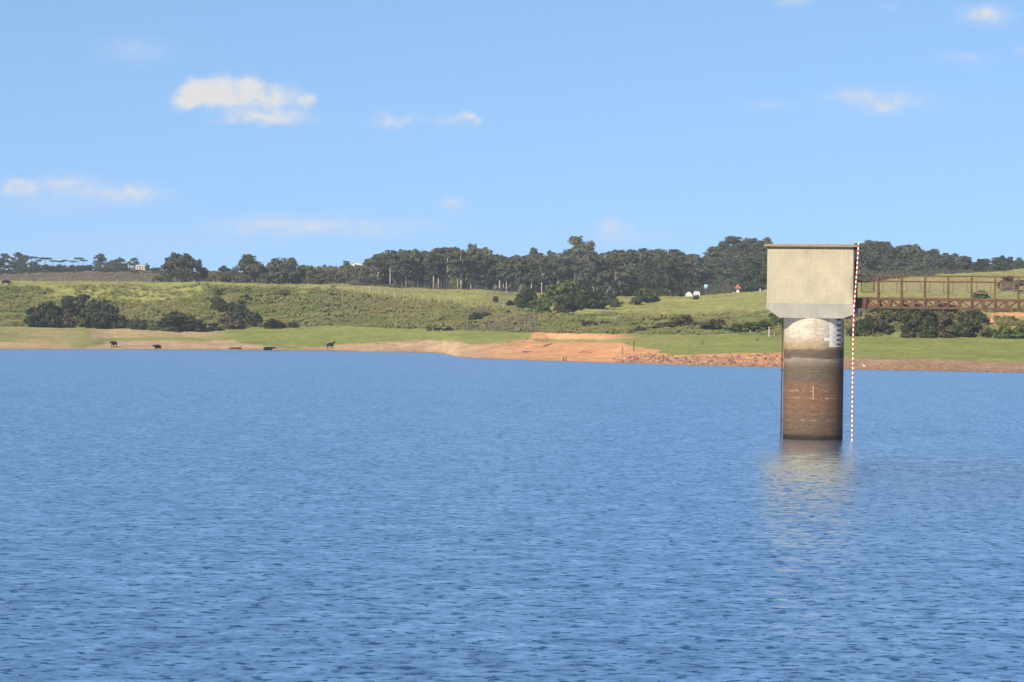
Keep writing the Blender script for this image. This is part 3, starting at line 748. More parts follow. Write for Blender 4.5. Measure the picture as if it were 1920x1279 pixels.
nb = fbm(P[:, 0]/9, P[:, 1]/7, 63); keep = (nb > .60) & (r.random(len(px)) < np.where(px > 1000, .12, .6)) & (t_ < 1-np.interp(px, [60, 140, 320, 400], [0, .5, .5, .1]))
base = np.where((r.random(len(px)) < .5)[:, None], C3(.125, .132, .045), C3(.15, .14, .06))
tag(cover('low_scrub', P[keep], base[keep], (.7+.9*r.random(len(px)))[keep], (.8+.8*r.random(len(px)))[keep], 34, 64, cmat), kind='stuff')
P, px, t_, r = scatter(9000, (-60, 1450), lambda q: colv(d4, q)+4, lambda q: colv(d5, q), 5)
nb = fbm(P[:, 0]/8, P[:, 1]/10, 47); keep = nb > .45
base = np.where((r.random(len(px)) < .35)[:, None], C3(.16, .17, .055), C3(.26, .26, .08))
tag(cover('plateau_grass', P[keep], base[keep], (.15+.3*r.random(len(px)))[keep], (.3+.4*r.random(len(px)))[keep], 6, 6, cmat), kind='stuff')
P, px, t_, r = scatter(9000, (1585, 1990), lambda q: colv(d3, q)+0, lambda q: colv(d4, q)+3, 8)
nb = fbm(P[:, 0]/4, P[:, 1]/4, 49); keep = (nb > .42) & ~((px > 1850) & (nb < .55))
base = np.where((r.random(len(px)) < .35)[:, None], C3(.2, .16, .08), C3(.11, .125, .045))
tag(cover('right_bank_scrub', P[keep], base[keep], (.3+.8*r.random(len(px)))[keep], (.3+.4*r.random(len(px)))[keep], 9, 9, cmat), kind='stuff')
P, px, t_, r = scatter(5000, (1585, 1990), lambda q: colv(d4, q)+3, lambda q: colv(d5, q), 10)
nb = fbm(P[:, 0]/8, P[:, 1]/10, 51); keep = nb > .5
tag(cover('hill_grass', P[keep], np.tile(C3(.24, .23, .08), (keep.sum(), 1)), (.15+.3*r.random(len(px)))[keep], (.3+.4*r.random(len(px)))[keep], 6, 11, cmat), kind='stuff')
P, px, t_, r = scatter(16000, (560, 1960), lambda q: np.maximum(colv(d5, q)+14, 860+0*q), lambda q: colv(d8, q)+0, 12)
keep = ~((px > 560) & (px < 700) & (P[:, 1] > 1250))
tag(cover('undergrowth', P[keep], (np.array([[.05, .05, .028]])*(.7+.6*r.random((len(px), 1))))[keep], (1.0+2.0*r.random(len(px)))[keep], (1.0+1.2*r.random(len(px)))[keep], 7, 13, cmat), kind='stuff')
P, px, t_, r = scatter(9000, (-60, 700), lambda q: colv(d5, q)+20, lambda q: colv(d8, q)-20, 14)
nb = fbm(P[:, 0]/25, P[:, 1]/40, 53); keep = nb > .42
tag(cover('far_scrub', P[keep], (np.array([[.11, .09, .062]])*(.7+.6*r.random((len(px), 1))))[keep], (.5+.8*r.random(len(px)))[keep], (.7+.8*r.random(len(px)))[keep], 6, 15, cmat), kind='stuff')
# stones and pebbles of the shore too small and many to count
P, px, t_, r = scatter(3600, (1150, 1990), lambda q: colv(d1, q)-.5, lambda q: colv(d1, q)+(22-8*(q > 1600)), 16)
keep = r.random(len(px)) < np.where(px > 1490, .45, 1)*(1-t_*.5)
tag(cover('shore_pebbles', P[keep], (np.array([[.25, .15, .105]])*(.45+1.0*r.random((len(px), 1))))[keep], (.08+.22*r.random(len(px)))[keep], (.15+.25*r.random(len(px)))[keep], 5, 17, cmat), kind='stuff')

# ------------------------------------------------------------------ rocks
def rock_mesh(seed):
    bm = bmesh.new(); bmesh.ops.create_icosphere(bm, subdivisions=2, radius=.5); r = random.Random(seed)
    pl = [(Vector((r.gauss(0, 1), r.gauss(0, 1), r.gauss(0, 1))).normalized(), r.uniform(.28, .42)) for _ in range(9)]
    for v in bm.verts:
        for nn, k in pl:
            t = v.co.dot(nn)
            if t > k: v.co -= nn*(t-k)
        v.co *= 1+r.uniform(-.05, .05)
    me = bpy.data.meshes.new('rock'); bm.to_mesh(me); bm.free(); return me
M_ROCK = simple('red_rock', (.25, .165, .125), .35, 4, obj_random=.45)
M_GROCK = simple('grey_rock', (.16, .14, .125), .3, 4, obj_random=.3)
rocks = [rock_mesh(s) for s in range(6)]
for m_ in rocks: m_.materials.append(M_ROCK)
grocks = [rock_mesh(s+20) for s in range(3)]
for m_ in grocks: m_.materials.append(M_GROCK)
def rock(px, py, wpx, hpx, me, label, group=None):
    g = hit(px, py, 350, 700); w_ = wpx*g.y/FPX; h_ = hpx*g.y/FPX
    o = link('rock', me); o.location = (g.x, g.y, g.z+h_*.22); o.scale = (w_*1.1, w_*.9, h_*1.25); o.rotation_euler = (rt.uniform(-.2, .2), rt.uniform(-.2, .2), rt.uniform(0, 6.3))
    tag(o, label, 'rock', group)
rock(1369, 684, 10, 8, grocks[0], 'dark grey boulder at the waterline in the middle of the red rocks')
rock(1433, 665, 8, 6, grocks[1], 'dark round stone on the grass edge just left of the tower')
rock(1411, 686, 12, 7, grocks[2], 'flat dark rock at the waterline left of the tower')
rock(1284, 675, 9, 8, grocks[1], 'greyish boulder at the left part of the rock strip')
rock(1452, 687, 10, 7, grocks[0], 'pale grey boulder at the waterline beside the tower')
rock(987, 637, 5, 4, grocks[1], 'dark stone at the left edge of the red spit')
rock(981, 641, 4, 2.5, grocks[2], 'small dark stone low on the left edge of the red spit')
rock(738, 649, 4, 3, grocks[0], 'small dark stone alone on the tan beach left of the spit')
rock(1202, 692.5-12, 7, 4, grocks[0], 'dark stone where the red rock strip begins')
for k in range(215):
    px = 1165+(1468-1165)*rt.random()**.8
    a = np.interp(px, S_PX, S_PY)-1; top = np.interp(px, [1160, 1190, 1260, 1330, 1400, 1470], [683, 664, 666, 671, 668, 662])
    py = a-(a-top)*rt.random()
    s = rt.choice([2.2, 3, 3.6, 4.6, 6, 8]) if rt.random() < .8 else 9
    rock(px, py, s, s*rt.uniform(.5, .8), rt.choice(rocks), 'reddish broken rock in the rocky shore strip left of the tower', 'red rocks along the shore left of the tower')
for k in range(50):
    px = 1590+330*rt.random(); a = np.interp(px, S_PX, S_PY)-.5
    py = a-15*rt.random()**1.4; s = rt.choice([2, 2.5, 3.5])
    rock(px, py, s, s*.6, rt.choice(rocks), 'small brown stone on the bare shore right of the tower', 'small stones on the shore right of the tower')
for (px, py) in [(420, 638), (95, 634), (80, 655), (668, 634), (687, 636), (1050, 655), (960, 636), (1018, 668), (1135, 678), (1700, 671)]:
    rock(px, py, 3, 2, rt.choice(rocks), 'little stone lying scattered on the beach', 'little stones scattered on the beach')

# ------------------------------------------------------------------ cattle
M_COW = simple('black_hide', (.010, .008, .007), .3, 2, .75, .1)
def skin(name, joints, edges, mat):
    me = bpy.data.meshes.new(name); me.from_pydata([j[:3] for j in joints], edges, []); me.materials.append(mat)
    o = bpy.data.objects.new(name, me); C.objects.link(o)
    md = o.modifiers.new('skin', 'SKIN'); md.use_smooth_shade = True
    for i, j in enumerate(joints):
        sv = me.skin_vertices[0].data[i]; sv.radius = (j[3], j[4] if len(j) > 4 else j[3]); sv.use_root = (i == 0)
    s_ = o.modifiers.new('sub', 'SUBSURF'); s_.levels = 1; s_.render_levels = 2
    return o
def cow(px, py, rz, pose, label, z=None, scale=1.0, gg=None):
    # length along x, head towards +x
    hd = {'graze': [(.95,0,.98,.17,.2),(1.25,0,.62,.13,.15),(1.42,0,.32,.14,.13),(1.52,0,.10,.085)],
          'up': [(.95,0,1.25,.18,.2),(1.2,0,1.50,.13,.15),(1.42,0,1.55,.13,.13),(1.68,0,1.42,.085)],
          'level': [(.95,0,1.12,.18,.2),(1.25,0,1.20,.13,.15),(1.48,0,1.16,.13,.13),(1.74,0,1.02,.085)]}[pose if pose != 'lie' else 'level']
    J = [(-.1,0,.95,.36,.40),(.4,0,.97,.33,.40),(.72,0,1.03,.26,.34)]+hd+[(-.55,0,1.0,.32,.36),(-.85,0,1.08,.2,.24)]
    n0 = 7
    E = [(0,1),(1,2),(2,3),(3,4),(4,5),(5,6),(0,7),(7,8)]
    def chain(a, pts):
        k = a
        for q in pts:
            J.append(q); E.append((k, len(J)-1)); k = len(J)-1
    ly = .2
    if pose == 'lie':
        for s in (-1, 1):
            chain(2, [(.6,s*.26,.62,.13),(.85,s*.3,.45,.09),(.55,s*.3,.42,.06)])
            chain(7, [(-.5,s*.3,.62,.17),(-.2,s*.42,.48,.1),(-.55,s*.42,.42,.06)])
    else:
        for s in (-1, 1):
            f = s*.06
            chain(2, [(.62+f,s*ly,.70,.13),(.66+f,s*ly,.42,.075),(.62+f,s*ly,.10,.055),(.66+f,s*ly,.0,.065)])
            chain(8, [(-.72-f,s*ly,.75,.17),(-.66-f,s*ly,.55,.11),(-.86-f,s*ly,.40,.07),(-.80-f,s*ly,.10,.055),(-.76-f,s*ly,.0,.065)])
    chain(8, [(-1.02,0,1.12,.05),(-1.10,0,.80,.03),(-1.10,0,.48,.045)])
    hx = hd[2]
    for s in (-1, 1): chain(5, [(hx[0]-.06, s*.22, hx[2]+.10, .035)])
    o = skin('cow', J, E, M_COW)
    g = hit(px, py, 400, 1000) if z is None else None
    if z is not None:
        r = ray(px, py); d = HCAM/(-r.z/r.y); g = Vector((r.x/r.y*d, d, z))
    if gg is not None: g = gg
    o.location = (g.x, g.y, g.z-.02); o.rotation_euler = (0, 0, rz); o.scale = (scale,)*3
    return tag(o, label, 'cow')
cow(12, 533, 0.05, 'graze', 'black cow grazing on the plateau at the left edge of the picture', scale=1.1, gg=at(11, 716)+Vector((0, 0, .35)))
cow(213.5, 652, -1.9, 'level', 'black cow standing on the shore on the left, seen end on')
cow(295.5, 655.2, 4.2, 'level', 'black cow standing belly deep at the waterline left of the two low dark backs', z=-.36)
cow(438, 656, .1, 'lie', 'black cow almost submerged with only its back above the water', z=-.82, scale=1.0)
cow(503, 657, .2, 'level', 'black cow wading deep with back and raised head above the water', z=-.55)
cow(619.5, 654.5, .95, 'up', 'black cow standing at the shore with its head raised towards the right')
cow(819, 623.4, .15, 'lie', 'black cow lying on the green flat at the foot of the bank', scale=.8)

# ------------------------------------------------------------------ posts, fences, driftwood, bird
M_WOOD = simple('grey_wood', (.20, .165, .13), .3, 6, obj_random=.2)
M_PWOOD = simple('pale_post', (.42, .40, .36), .2, 6, obj_random=.15)
M_DWOOD = simple('dark_wood', (.07, .05, .04), .3, 6)
def post(px, py, hpx, wid, mat, label, name='post', cat='post', lean=0.):
    g = hit(px, py, 350, 1000); h = hpx*g.y/FPX; mb = MB()
    mb.tube([(0, 0, -.3), (lean*.5, 0, h*.5), (lean, 0, h*.97), (lean, .0, h)], [wid, wid*.95, wid*.85, wid*.5], 7)
    o = mb.build(name, mat, smooth=False); o.location = g
    return tag(o, label, cat)
post(1167, 667, 17, .11, M_WOOD, 'weathered post standing on the red shore, the lower left of two')
post(1188.5, 658.5, 17, .10, M_DWOOD, 'dark thin post standing on the red shore at the start of the rocks')
post(1056.5, 677.5, 8, .09, M_DWOOD, 'short dark stake at the waterline of the spit, left of the twin stakes', 'stake', 'stake')
post(1061, 677.5, 8, .09, M_DWOOD, 'short dark stake at the waterline of the spit, right of the twin stakes', 'stake', 'stake')
post(1442, 632, 19, .13, M_PWOOD, 'pale fence post standing at the slope foot just left of the tower')
post(1317, 646.5, 8, .07, M_DWOOD, 'small dark stake on the green flat left of the tower', 'stake', 'stake')
post(1407, 627, 8, .09, M_PWOOD, 'short pale post at the slope foot further left of the tower')
post(1452, 630, 8, .09, M_PWOOD, 'short pale post at the slope foot beside the tower shaft')
# dead twig bush
g = hit(1420, 641); mb = MB()
for a, L in ((-.5, .9), (.1, 1.1), (.6, .8), (-.15, .7)): mb.tube([(0, 0, -.1), (math.sin(a)*L*.5, 0, L*.5), (math.sin(a)*L+.1, .05, L*.9)], [.05, .035, .015], 5)
o = mb.build('dead_shrub', M_DWOOD); o.location = g; tag(o, 'leafless little dead shrub on the green flat below the pale fence post', 'shrub')
# driftwood
g = hit(1028, 650); mb = MB()
mb.tube([(-1.1, 0, .03), (-.3, .1, .22), (.4, 0, .42), (.8, .1, .75)], [.09, .12, .09, .04], 7)
mb.tube([(.3, .05, .38), (.6, -.2, .45), (.75, -.3, .6)], [.05, .035, .02], 5)
o = mb.build('driftwood', M_DWOOD, smooth=True); o.location = g; tag(o, 'dark forked driftwood branch lying on the red spit', 'driftwood')
g = hit(1097, 663); mb = MB()
mb.tube([(-1.2, 0, .05), (-.4, 0, .25), (.5, 0, .22), (1.4, .2, .04)], [.04, .06, .05, .02], 6)
o = mb.build('driftwood', M_DWOOD, smooth=True); o.location = g; tag(o, 'thin curved dead branch on the orange slope of the spit near the stakes', 'driftwood')
# puddle
g = hit(988, 660); mb = MB(); pts = []
for k in range(20):
    a = 6.283*k/20; q = 1+.25*math.sin(3*a+1); pts.append((g.x+1.0*q*math.cos(a), g.y+2.4*q*math.sin(a)))
zz = max(float(gz(x, y)) for x, y in pts)+.02
mb.add([(x, y, zz) for x, y in pts]+[(x, y, zz-.5) for x, y in pts], [tuple(range(20))]+[(k, (k+1) % 20, 20+(k+1) % 20, 20+k) for k in range(20)])
tag(mb.build('puddle', wm), kind='structure')
# white wading bird
r = ray(1620, 689.5); d = 394; g = Vector((r.x/r.y*d, d, float(gz(r.x/r.y*d, d))))
g = hit(1620, 690, 350, 600)
M_WHITE = simple('white_feathers', (.8, .8, .76), .05, 5)
o = skin('bird', [(0,0,.24,.11,.12),(.16,0,.22,.07),(.28,0,.17,.03),(-.13,0,.30,.06),(-.2,0,.42,.03),(-.26,0,.46,.045),(-.38,0,.44,.012),(.02,.04,.05,.012),(.02,-.04,.05,.012)],
     [(0,1),(1,2),(0,3),(3,4),(4,5),(5,6),(0,7),(0,8)], M_WHITE)
o.location = g; o.rotation_euler = (0, 0, .2); o.scale = (1.1,)*3; tag(o, 'small white wading bird standing at the waterline just right of the tower', 'bird')

def fence(label, cat, pts, h, wid, mat, wires, wmat):
    o = empty('fence', pts[0]); tag(o, label, cat); base = Vector(pts[0]); pr = random.Random(4)
    for q in pts:
        mb = MB(); q = Vector(q)-base; ln = pr.uniform(-.1, .1)
        mb.tube([q+Vector((0, 0, -.3)), q+Vector((ln*.5, 0, h*.5)), q+Vector((ln, 0, h*pr.uniform(.85, 1.1)))], [wid, wid*.95, wid*.8], 6)
        mb.build('post', mat, o)
    mb = MB()
    for z in wires: mb.tube([Vector(q)-base+Vector((0, -wid-.01, z)) for q in pts], .008, 4)
    mb.build('wire', wmat, o)
M_WIRE = simple('fence_wire', (.2, .19, .18), .1, 2, .5, .5)
fp = [(664,546),(678,548),(693,550),(710,553),(723,555),(739,559),(757,560.5),(776,563),(792,564.5),(807,566),(823,567.5),(836,569.5),(852,571),(870,573),(885,574),(901,576),(915,577),(944,578)]
fence('pale post and wire fence running down across the plateau towards the thicket', 'fence', [hit(a, b) for a, b in fp], 1.7, .085, M_PWOOD, (.5, .9, 1.3), M_WIRE)
fence('short pale post fence along the far left plateau edge', 'fence', [at(4+k*36, 842) for k in range(16)], 1.1, .07, M_PWOOD, (.4, .8), M_WIRE)

# ------------------------------------------------------------------ buildings
M_WALL = simple('white_wall', (.78, .77, .73), .06, 1)
M_ROOF = simple('metal_roof', (.62, .62, .60), .08, 1, .5, .5)
M_TILE = simple('red_tiles', (.42, .10, .07), .25, 3)
M_DOOR = simple('dark_opening', (.03, .03, .035), .2, 2)
M_CREAM = simple('cream_wall', (.62, .5, .42), .12, 2)
M_TANK = simple('blue_tank_plastic', (.28, .50, .62), .1, 2, .4, .5)
def house(name, px, d, wpx, wall_h, roof_h, depth, label, wall, roof, openings, rz=0, gable_front=True, eave=.25):
    g = at(px, d); w_ = wpx*d/FPX; o = empty(name, g, rz); tag(o, label, 'house')
    mb = MB(); x = w_/2
    if gable_front:
        a = [(-x,0,-2),(x,0,-2),(x,0,wall_h),(0,0,wall_h+roof_h),(-x,0,wall_h)]
    else: a = [(-x,0,-2),(x,0,-2),(x,0,wall_h),(-x,0,wall_h)]
    nn = len(a); b = [(p_[0], depth, p_[2]) for p_ in a]
    mb.add(a+b, [tuple(range(nn)), tuple(range(2*nn-1, nn-1, -1))]+[(k, (k+1) % nn, nn+(k+1) % nn, nn+k) for k in range(nn)])
    mb.build('wall', wall, o)
    mb = MB(); e = eave; t_ = .12
    if gable_front:
        for s in (-1, 1):
            k = roof_h/x
            mb.add([(0,-e,wall_h+roof_h+.02),(s*(x+e),-e,wall_h-e*k+.02),(s*(x+e),depth+e,wall_h-e*k+.02),(0,depth+e,wall_h+roof_h+.02),
                    (0,-e,wall_h+roof_h+.02+t_),(s*(x+e),-e,wall_h-e*k+.02+t_),(s*(x+e),depth+e,wall_h-e*k+.02+t_),(0,depth+e,wall_h+roof_h+.02+t_)],
                   [(0,1,2,3),(4,5,6,7),(0,1,5,4),(1,2,6,5),(2,3,7,6),(3,0,4,7)])
    else:
        y0, y1 = -e, depth+e; zr = wall_h+roof_h
        mb.add([(-x-e,y0,wall_h+.02),(x+e,y0,wall_h+.02),(x+e,y1,wall_h+.02),(-x-e,y1,wall_h+.02),(-x-e,depth/2,zr),(x+e,depth/2,zr)],
               [(0,3,2,1),(0,1,5,4),(3,4,5,2),(0,4,3),(1,2,5)])
    mb.build('roof', roof, o)
    for (nm, x0, x1, z0, z1) in openings:
        mb = MB(); mb.box((x0*x, -.04, z0), (x1*x, .03, z1)); f = mb.build(nm, M_DOOR if nm != 'frame' else wall, o)
    return o
house('shed', 667.5, 1345, 27, 1.5, .95, 9, 'white low gabled shed on the far hilltop beside the wood', M_WALL, M_ROOF, [('door', -.15, .12, 0, 1.3), ('window', .4, .6, .5, 1.1)], .1)
house('farmhouse', 262, 1225, 17, 2.2, .6, 6, 'cream farmhouse with a low roof between trees on the far left skyline', M_CREAM, M_ROOF, [('door', -.1, .1, 0, 2), ('window', .4, .7, .9, 1.6), ('window', -.7, -.4, .9, 1.6)], 0, False)
house('outbuilding', 238, 1225, 6, 2.6, .5, 4, 'small pale outbuilding left of the cream farmhouse', M_WALL, M_ROOF, [('door', -.3, .3, 0, 1.8)])
house('cottage', 1293.5, 792, 9, 1.15, .75, 4, 'low white gabled cottage by the wood, left one of the white pair', M_WALL, M_WALL, [('door', .1, .4, 0, .8), ('window', -.55, -.2, .5, .8)], .1, True, .08)
o = house('cottage', 1307.5, 792, 9, 1.9, .35, 3, 'taller white cottage with a raised right side below the blue tank', M_WALL, M_WALL, [('door', -.8, -.5, 0, .9), ('window', .2, .55, 1.0, 1.5)], .1, False, .08)
# tank on a stand
g = at(1324, 800); r = ray(1324, 533.5); zt = HCAM+r.z/r.y*800-g.z
o = empty('water_tank', g); tag(o, 'light blue water tank on a stand above the white cottages', 'water tank')
mb = MB(); mb.tube([(0, 0, zt-1.25), (0, 0, zt-1.2), (0, 0, zt-.15), (0, 0, zt)], [.55, .62, .66, .5], 16); mb.build('tank', M_TANK, o, True)
for sx, sy in ((-1, -1), (1, -1), (1, 1), (-1, 1)):
    mb = MB(); mb.bar((sx*.45, sy*.45, -.3), (sx*.45, sy*.45, zt-1.3), .1); mb.build('leg', M_DWOOD, o)
mb = MB(); mb.box((-.65, -.65, zt-1.33), (.65, .65, zt-1.255)); mb.build('platform', M_DWOOD, o)
# kiosk with red hipped roof
g = at(1383, 775); o = empty('kiosk', g); tag(o, 'tiny white kiosk with a red pyramid roof on the hill left of the tower', 'kiosk')
z1 = HCAM+(ray(1383, 541).z/ray(1383, 541).y)*775-g.z; z2_ = HCAM+(ray(1383, 532.5).z/ray(1383, 532.5).y)*775-g.z
mb = MB(); mb.box((-.38, -.38, .3), (.38, .38, z1)); mb.build('wall', M_WALL, o)
mb = MB(); mb.box((-.65, -.6, -.5), (.65, .6, .34)); mb.build('base', M_WALL, o)
mb = MB(); mb.add([(-.95,-.95,z1),(.95,-.95,z1),(.95,.95,z1),(-.95,.95,z1),(-.55,-.55,z1+.62),(.55,-.55,z1+.62),(.55,.55,z1+.62),(-.55,.55,z1+.62),(0,0,z2_+.1)],
   [(0,3,2,1),(0,1,5,4),(1,2,6,5),(2,3,7,6),(3,0,4,7),(4,5,8),(5,6,8),(6,7,8),(7,4,8)]); mb.build('roof', M_TILE, o)
mb = MB(); mb.box((-1.3, -.1, .85), (-.385, .1, 1.2)); mb.bar((-1.2, 0, -.3), (-1.2, 0, 1.5), .12); mb.build('railing', M_WALL, o)
mb = MB(); mb.box((-.16, -.41, .5), (.16, -.36, 1.3)); mb.build('door', M_DOOR, o)
post(1425.5, 546.5, 5, .25, M_PWOOD, 'stubby pale marker stone on the hill brow left of the tower', 'marker', 'marker')
# ------------------------------------------------------------------ intake tower
r = ray(1525, 715); TD = 134.0
TX = r.x/r.y*TD; TRZ = math.radians(-10.25)
tower = empty('intake_tower', (TX, TD, 0), TRZ)
tag(tower, 'concrete intake tower with a square cream gatehouse on a stained round shaft in the lake', 'tower')
# shaft
m_shaft, n, p = new_mat('stained_shaft_concrete', .9, .15)
oc = n.node('ShaderNodeTexCoord').outputs['Object']; s3 = n.node('ShaderNodeSeparateXYZ'); n.put(s3.inputs[0], oc)
wob_ = n.noise(n.vmath('MULTIPLY', oc, (1.2, 1.2, 3)), 1, 4, .6)
zz = n.math('ADD', s3.outputs[2], n.math('MULTIPLY_ADD', wob_, .28, -.14))
colr = n.ramp(n.math('DIVIDE', zz, 6.5), [(0, (0.02, 0.016, 0.013)), (.028, (0.035, 0.028, 0.02)), (.05, (0.091, 0.069, 0.052)), (.14, (0.112, 0.081, 0.059)), (.26, (0.15, 0.087, 0.059)), (.42, (0.15, 0.091, 0.064)), (.455, (0.112, 0.087, 0.07)),
   (.55, (0.115, 0.091, 0.07)), (.585, (0.164, 0.143, 0.119)), (.617, (0.225, 0.203, 0.171)), (.627, (0.1, 0.08, 0.065)), (.685, (0.12, 0.095, 0.075)), (.70, (0.27, 0.205, 0.135)), (.735, (0.331, 0.267, 0.184)), (.80, (.455, .415, .345)), (.9, (.49, .455, .39)), (1, (.48, .45, .39))])
st = n.noise(n.vmath('MULTIPLY', oc, (2.2, 2.2, 14)), 1, 5, .65)       # horizontal lift marks
colr = n.mix(1.0, colr, (KA*.98, KA*.95, KA*.93), 'MULTIPLY')
colr = n.mix(1.0, colr, n.ramp(n.smooth(st, .3, .72), [(0, (.78, .78, .78)), (1, (1.22, 1.2, 1.17))]), 'MULTIPLY')
f = n.noise(n.vmath('MULTIPLY', oc, (9, 9, 9)), 1, 6, .7)
colr = n.mix(1.0, colr, n.ramp(n.smooth(f, .25, .75), [(0, (.84, .84, .84)), (1, (1.12, 1.12, 1.12))]), 'MULTIPLY')
low = n.math('LESS_THAN', s3.outputs[2], 2.95)
# pale broken lime lines at the lift joints
def band(v, c0, hw): return n.math('LESS_THAN', n.math('ABSOLUTE', n.math('SUBTRACT', v, c0)), hw)
spk = n.noise(n.vmath('MULTIPLY', oc, (7, 7, 22)), 1, 3, .6)
ln = None
for c0, hw, th in ((2.42, .035, .58), (2.06, .03, .56), (1.62, .02, .62), (1.3, .03, .6), (.95, .04, .6), (2.5, .1, .66), (.7, .12, .68)):
    k = n.math('MULTIPLY', band(s3.outputs[2], c0, hw), n.math('GREATER_THAN', spk, th)); ln = k if ln is None else n.math('MAXIMUM', ln, k)
vx = n.math('SUBTRACT', s3.outputs[0], .10)
seam = n.math('MULTIPLY', n.math('MULTIPLY', n.math('LESS_THAN', n.math('ABSOLUTE', vx), .012), n.math('LESS_THAN', s3.outputs[1], 0.)), n.math('LESS_THAN', s3.outputs[2], 4.0))
pale = n.math('MULTIPLY', n.math('MULTIPLY', n.math('LESS_THAN', n.math('ABSOLUTE', vx), .02), band(s3.outputs[2], 2.35, .34)), n.math('GREATER_THAN', spk, .42))
colr = n.mix(n.math('MULTIPLY', seam, .4), colr, (.05, .035, .028))
colr = n.mix(n.math('MULTIPLY', n.math('MAXIMUM', ln, pale), .42), colr, (.48, .36, .25))
vx2 = n.math('SUBTRACT', s3.outputs[0], .18)
rn = n.noise(n.vmath('MULTIPLY', oc, (6, 6, 1.5)), 1, 4, .6)
rust = n.math('MULTIPLY', n.math('MULTIPLY', n.smooth(n.math('ABSOLUTE', vx2), .15, .0), n.smooth(s3.outputs[2], 4.5, 5.1)), n.smooth(rn, .3, .6, .2, .7))
colr = n.mix(rust, colr, (.21, .165, .11))
n.put(p.inputs['Base Color'], colr)
bp = n.node('ShaderNodeBump'); bp.inputs['Strength'].default_value = .35; bp.inputs['Distance'].default_value = .03; n.put(bp.inputs['Height'], n.math('ADD', f, st)); n.put(p.inputs['Normal'], bp.outputs[0])
N = 96; zs = [-3, 0, 1.2, 2.4, 3.6, 4.8, 6.06]; V = []; F = []
for z in zs:
    for k in range(N): a = 2*math.pi*k/N; V.append((1.5*math.sin(a), -1.5*math.cos(a), z))
for i in range(len(zs)-1):
    for k in range(N): F.append((i*N+k, i*N+(k+1) % N, (i+1)*N+(k+1) % N, (i+1)*N+k))
link('shaft', np_mesh('shaft', V, F, [m_shaft], True), tower)

# gatehouse
def concrete(name, base, lines, grime=.0):
    m, n, p = new_mat(name, .9, .15); base = tuple(KA*x for x in base)
    oc = n.node('ShaderNodeTexCoord').outputs['Object']; s3 = n.node('ShaderNodeSeparateXYZ'); n.put(s3.inputs[0], oc)
    f1 = n.noise(oc, .9, 5, .6); f2 = n.noise(oc, 7, 6, .7); run = n.noise(n.vmath('MULTIPLY', oc, (3.5, 3.5, .35)), 1, 4, .6)
    c = n.mix(n.smooth(f1, .3, .7), tuple(x*.86 for x in base), (base[0]*1.09, base[1]*1.06, base[2]*.98))
    blot = n.noise(n.vmath('ADD', oc, (3, 1, 5)), 1.8, 5, .7); c = n.mix(n.smooth(blot, .6, .75, 0, .3), c, (.2, .165, .115))
    c = n.mix(1.0, c, n.ramp(n.smooth(f2, .2, .8), [(0, (.9, .9, .9)), (1, (1.06, 1.06, 1.06))]), 'MULTIPLY')
    c = n.mix(n.smooth(run, .52, .75, 0, .28+grime), c, (.25, .22, .18))
    dr_ = n.math('MULTIPLY', n.smooth(n.noise(n.vmath('MULTIPLY', oc, (7, 7, .25)), 1, 4, .6), .5, .68), n.smooth(s3.outputs[2], 8.3, 9.5, 0, .38)); c = n.mix(dr_, c, (.13, .11, .085))
    ex = n.math('POWER', n.math('MULTIPLY', n.math('SUBTRACT', s3.outputs[0], 2.05), 3.2), 2.0); ez = n.math('POWER', n.math('MULTIPLY', n.math('SUBTRACT', s3.outputs[2], 7.6), 1.3), 2.0)
    c = n.mix(n.math('MULTIPLY', n.smooth(n.math('ADD', ex, ez), 1.0, .1), n.smooth(blot, .35, .6, .15, .55)), c, (.13, .11, .08))
    gaps = n.noise(oc, 2.5, 3, .6); acc = None
    for (ax, c0, hw, lo, hi) in lines:
        v = s3.outputs[0 if ax == 'x' else 2]; u = s3.outputs[2 if ax == 'x' else 0]
        k = n.smooth(n.math('ABSOLUTE', n.math('SUBTRACT', v, c0)), hw, hw*.3)
        k = n.math('MULTIPLY', k, n.math('MULTIPLY', n.math('GREATER_THAN', u, lo), n.math('LESS_THAN', u, hi)))
        acc = k if acc is None else n.math('MAXIMUM', acc, k)
    if acc is not None:
        c = n.mix(n.math('MULTIPLY', acc, n.smooth(gaps, .38, .6, .06, .42)), c, (.2, .165, .12))
    n.put(p.inputs['Base Color'], c)
    bp = n.node('ShaderNodeBump'); bp.inputs['Strength'].default_value = .3; bp.inputs['Distance'].default_value = .02
    n.put(bp.inputs['Height'], n.math('SUBTRACT', f2, acc) if acc is not None else f2); n.put(p.inputs['Normal'], bp.outputs[0])
    return m
m_wall = concrete('cream_gatehouse_concrete', (.385, .348, .268), [('z', 7.95, .022, -2.3, -1.15), ('z', 7.95, .022, 1.45, 2.1), ('z', 8.32, .022, -.02, 1.55), ('x', -.10, .018, 8.3, 9.5), ('x', .76, .018, 6.7, 8.3),
      ('x', 1.57, .02, 8.3, 9.5), ('z', 9.3, .018, -1.2, 0), ('z', 7.95, .012, -1.2, 1.5), ('x', -.12, .01, 7.2, 8.3)])
m_base = concrete('grey_gatehouse_concrete', (.30, .29, .268), [('x', -.55, .02, 6.0, 6.8), ('x', .78, .015, 6.0, 6.8)], .15)
m_roof = concrete('brown_roof_concrete', (.27, .21, .15), [], .3)
X0, X1, Y0, Y1 = -2.27, 2.02, -1.5, 2.5; ZB, ZM, ZT, ZR = 6.05, 6.76, 9.47, 9.60
mb = MB(); c_ = .04
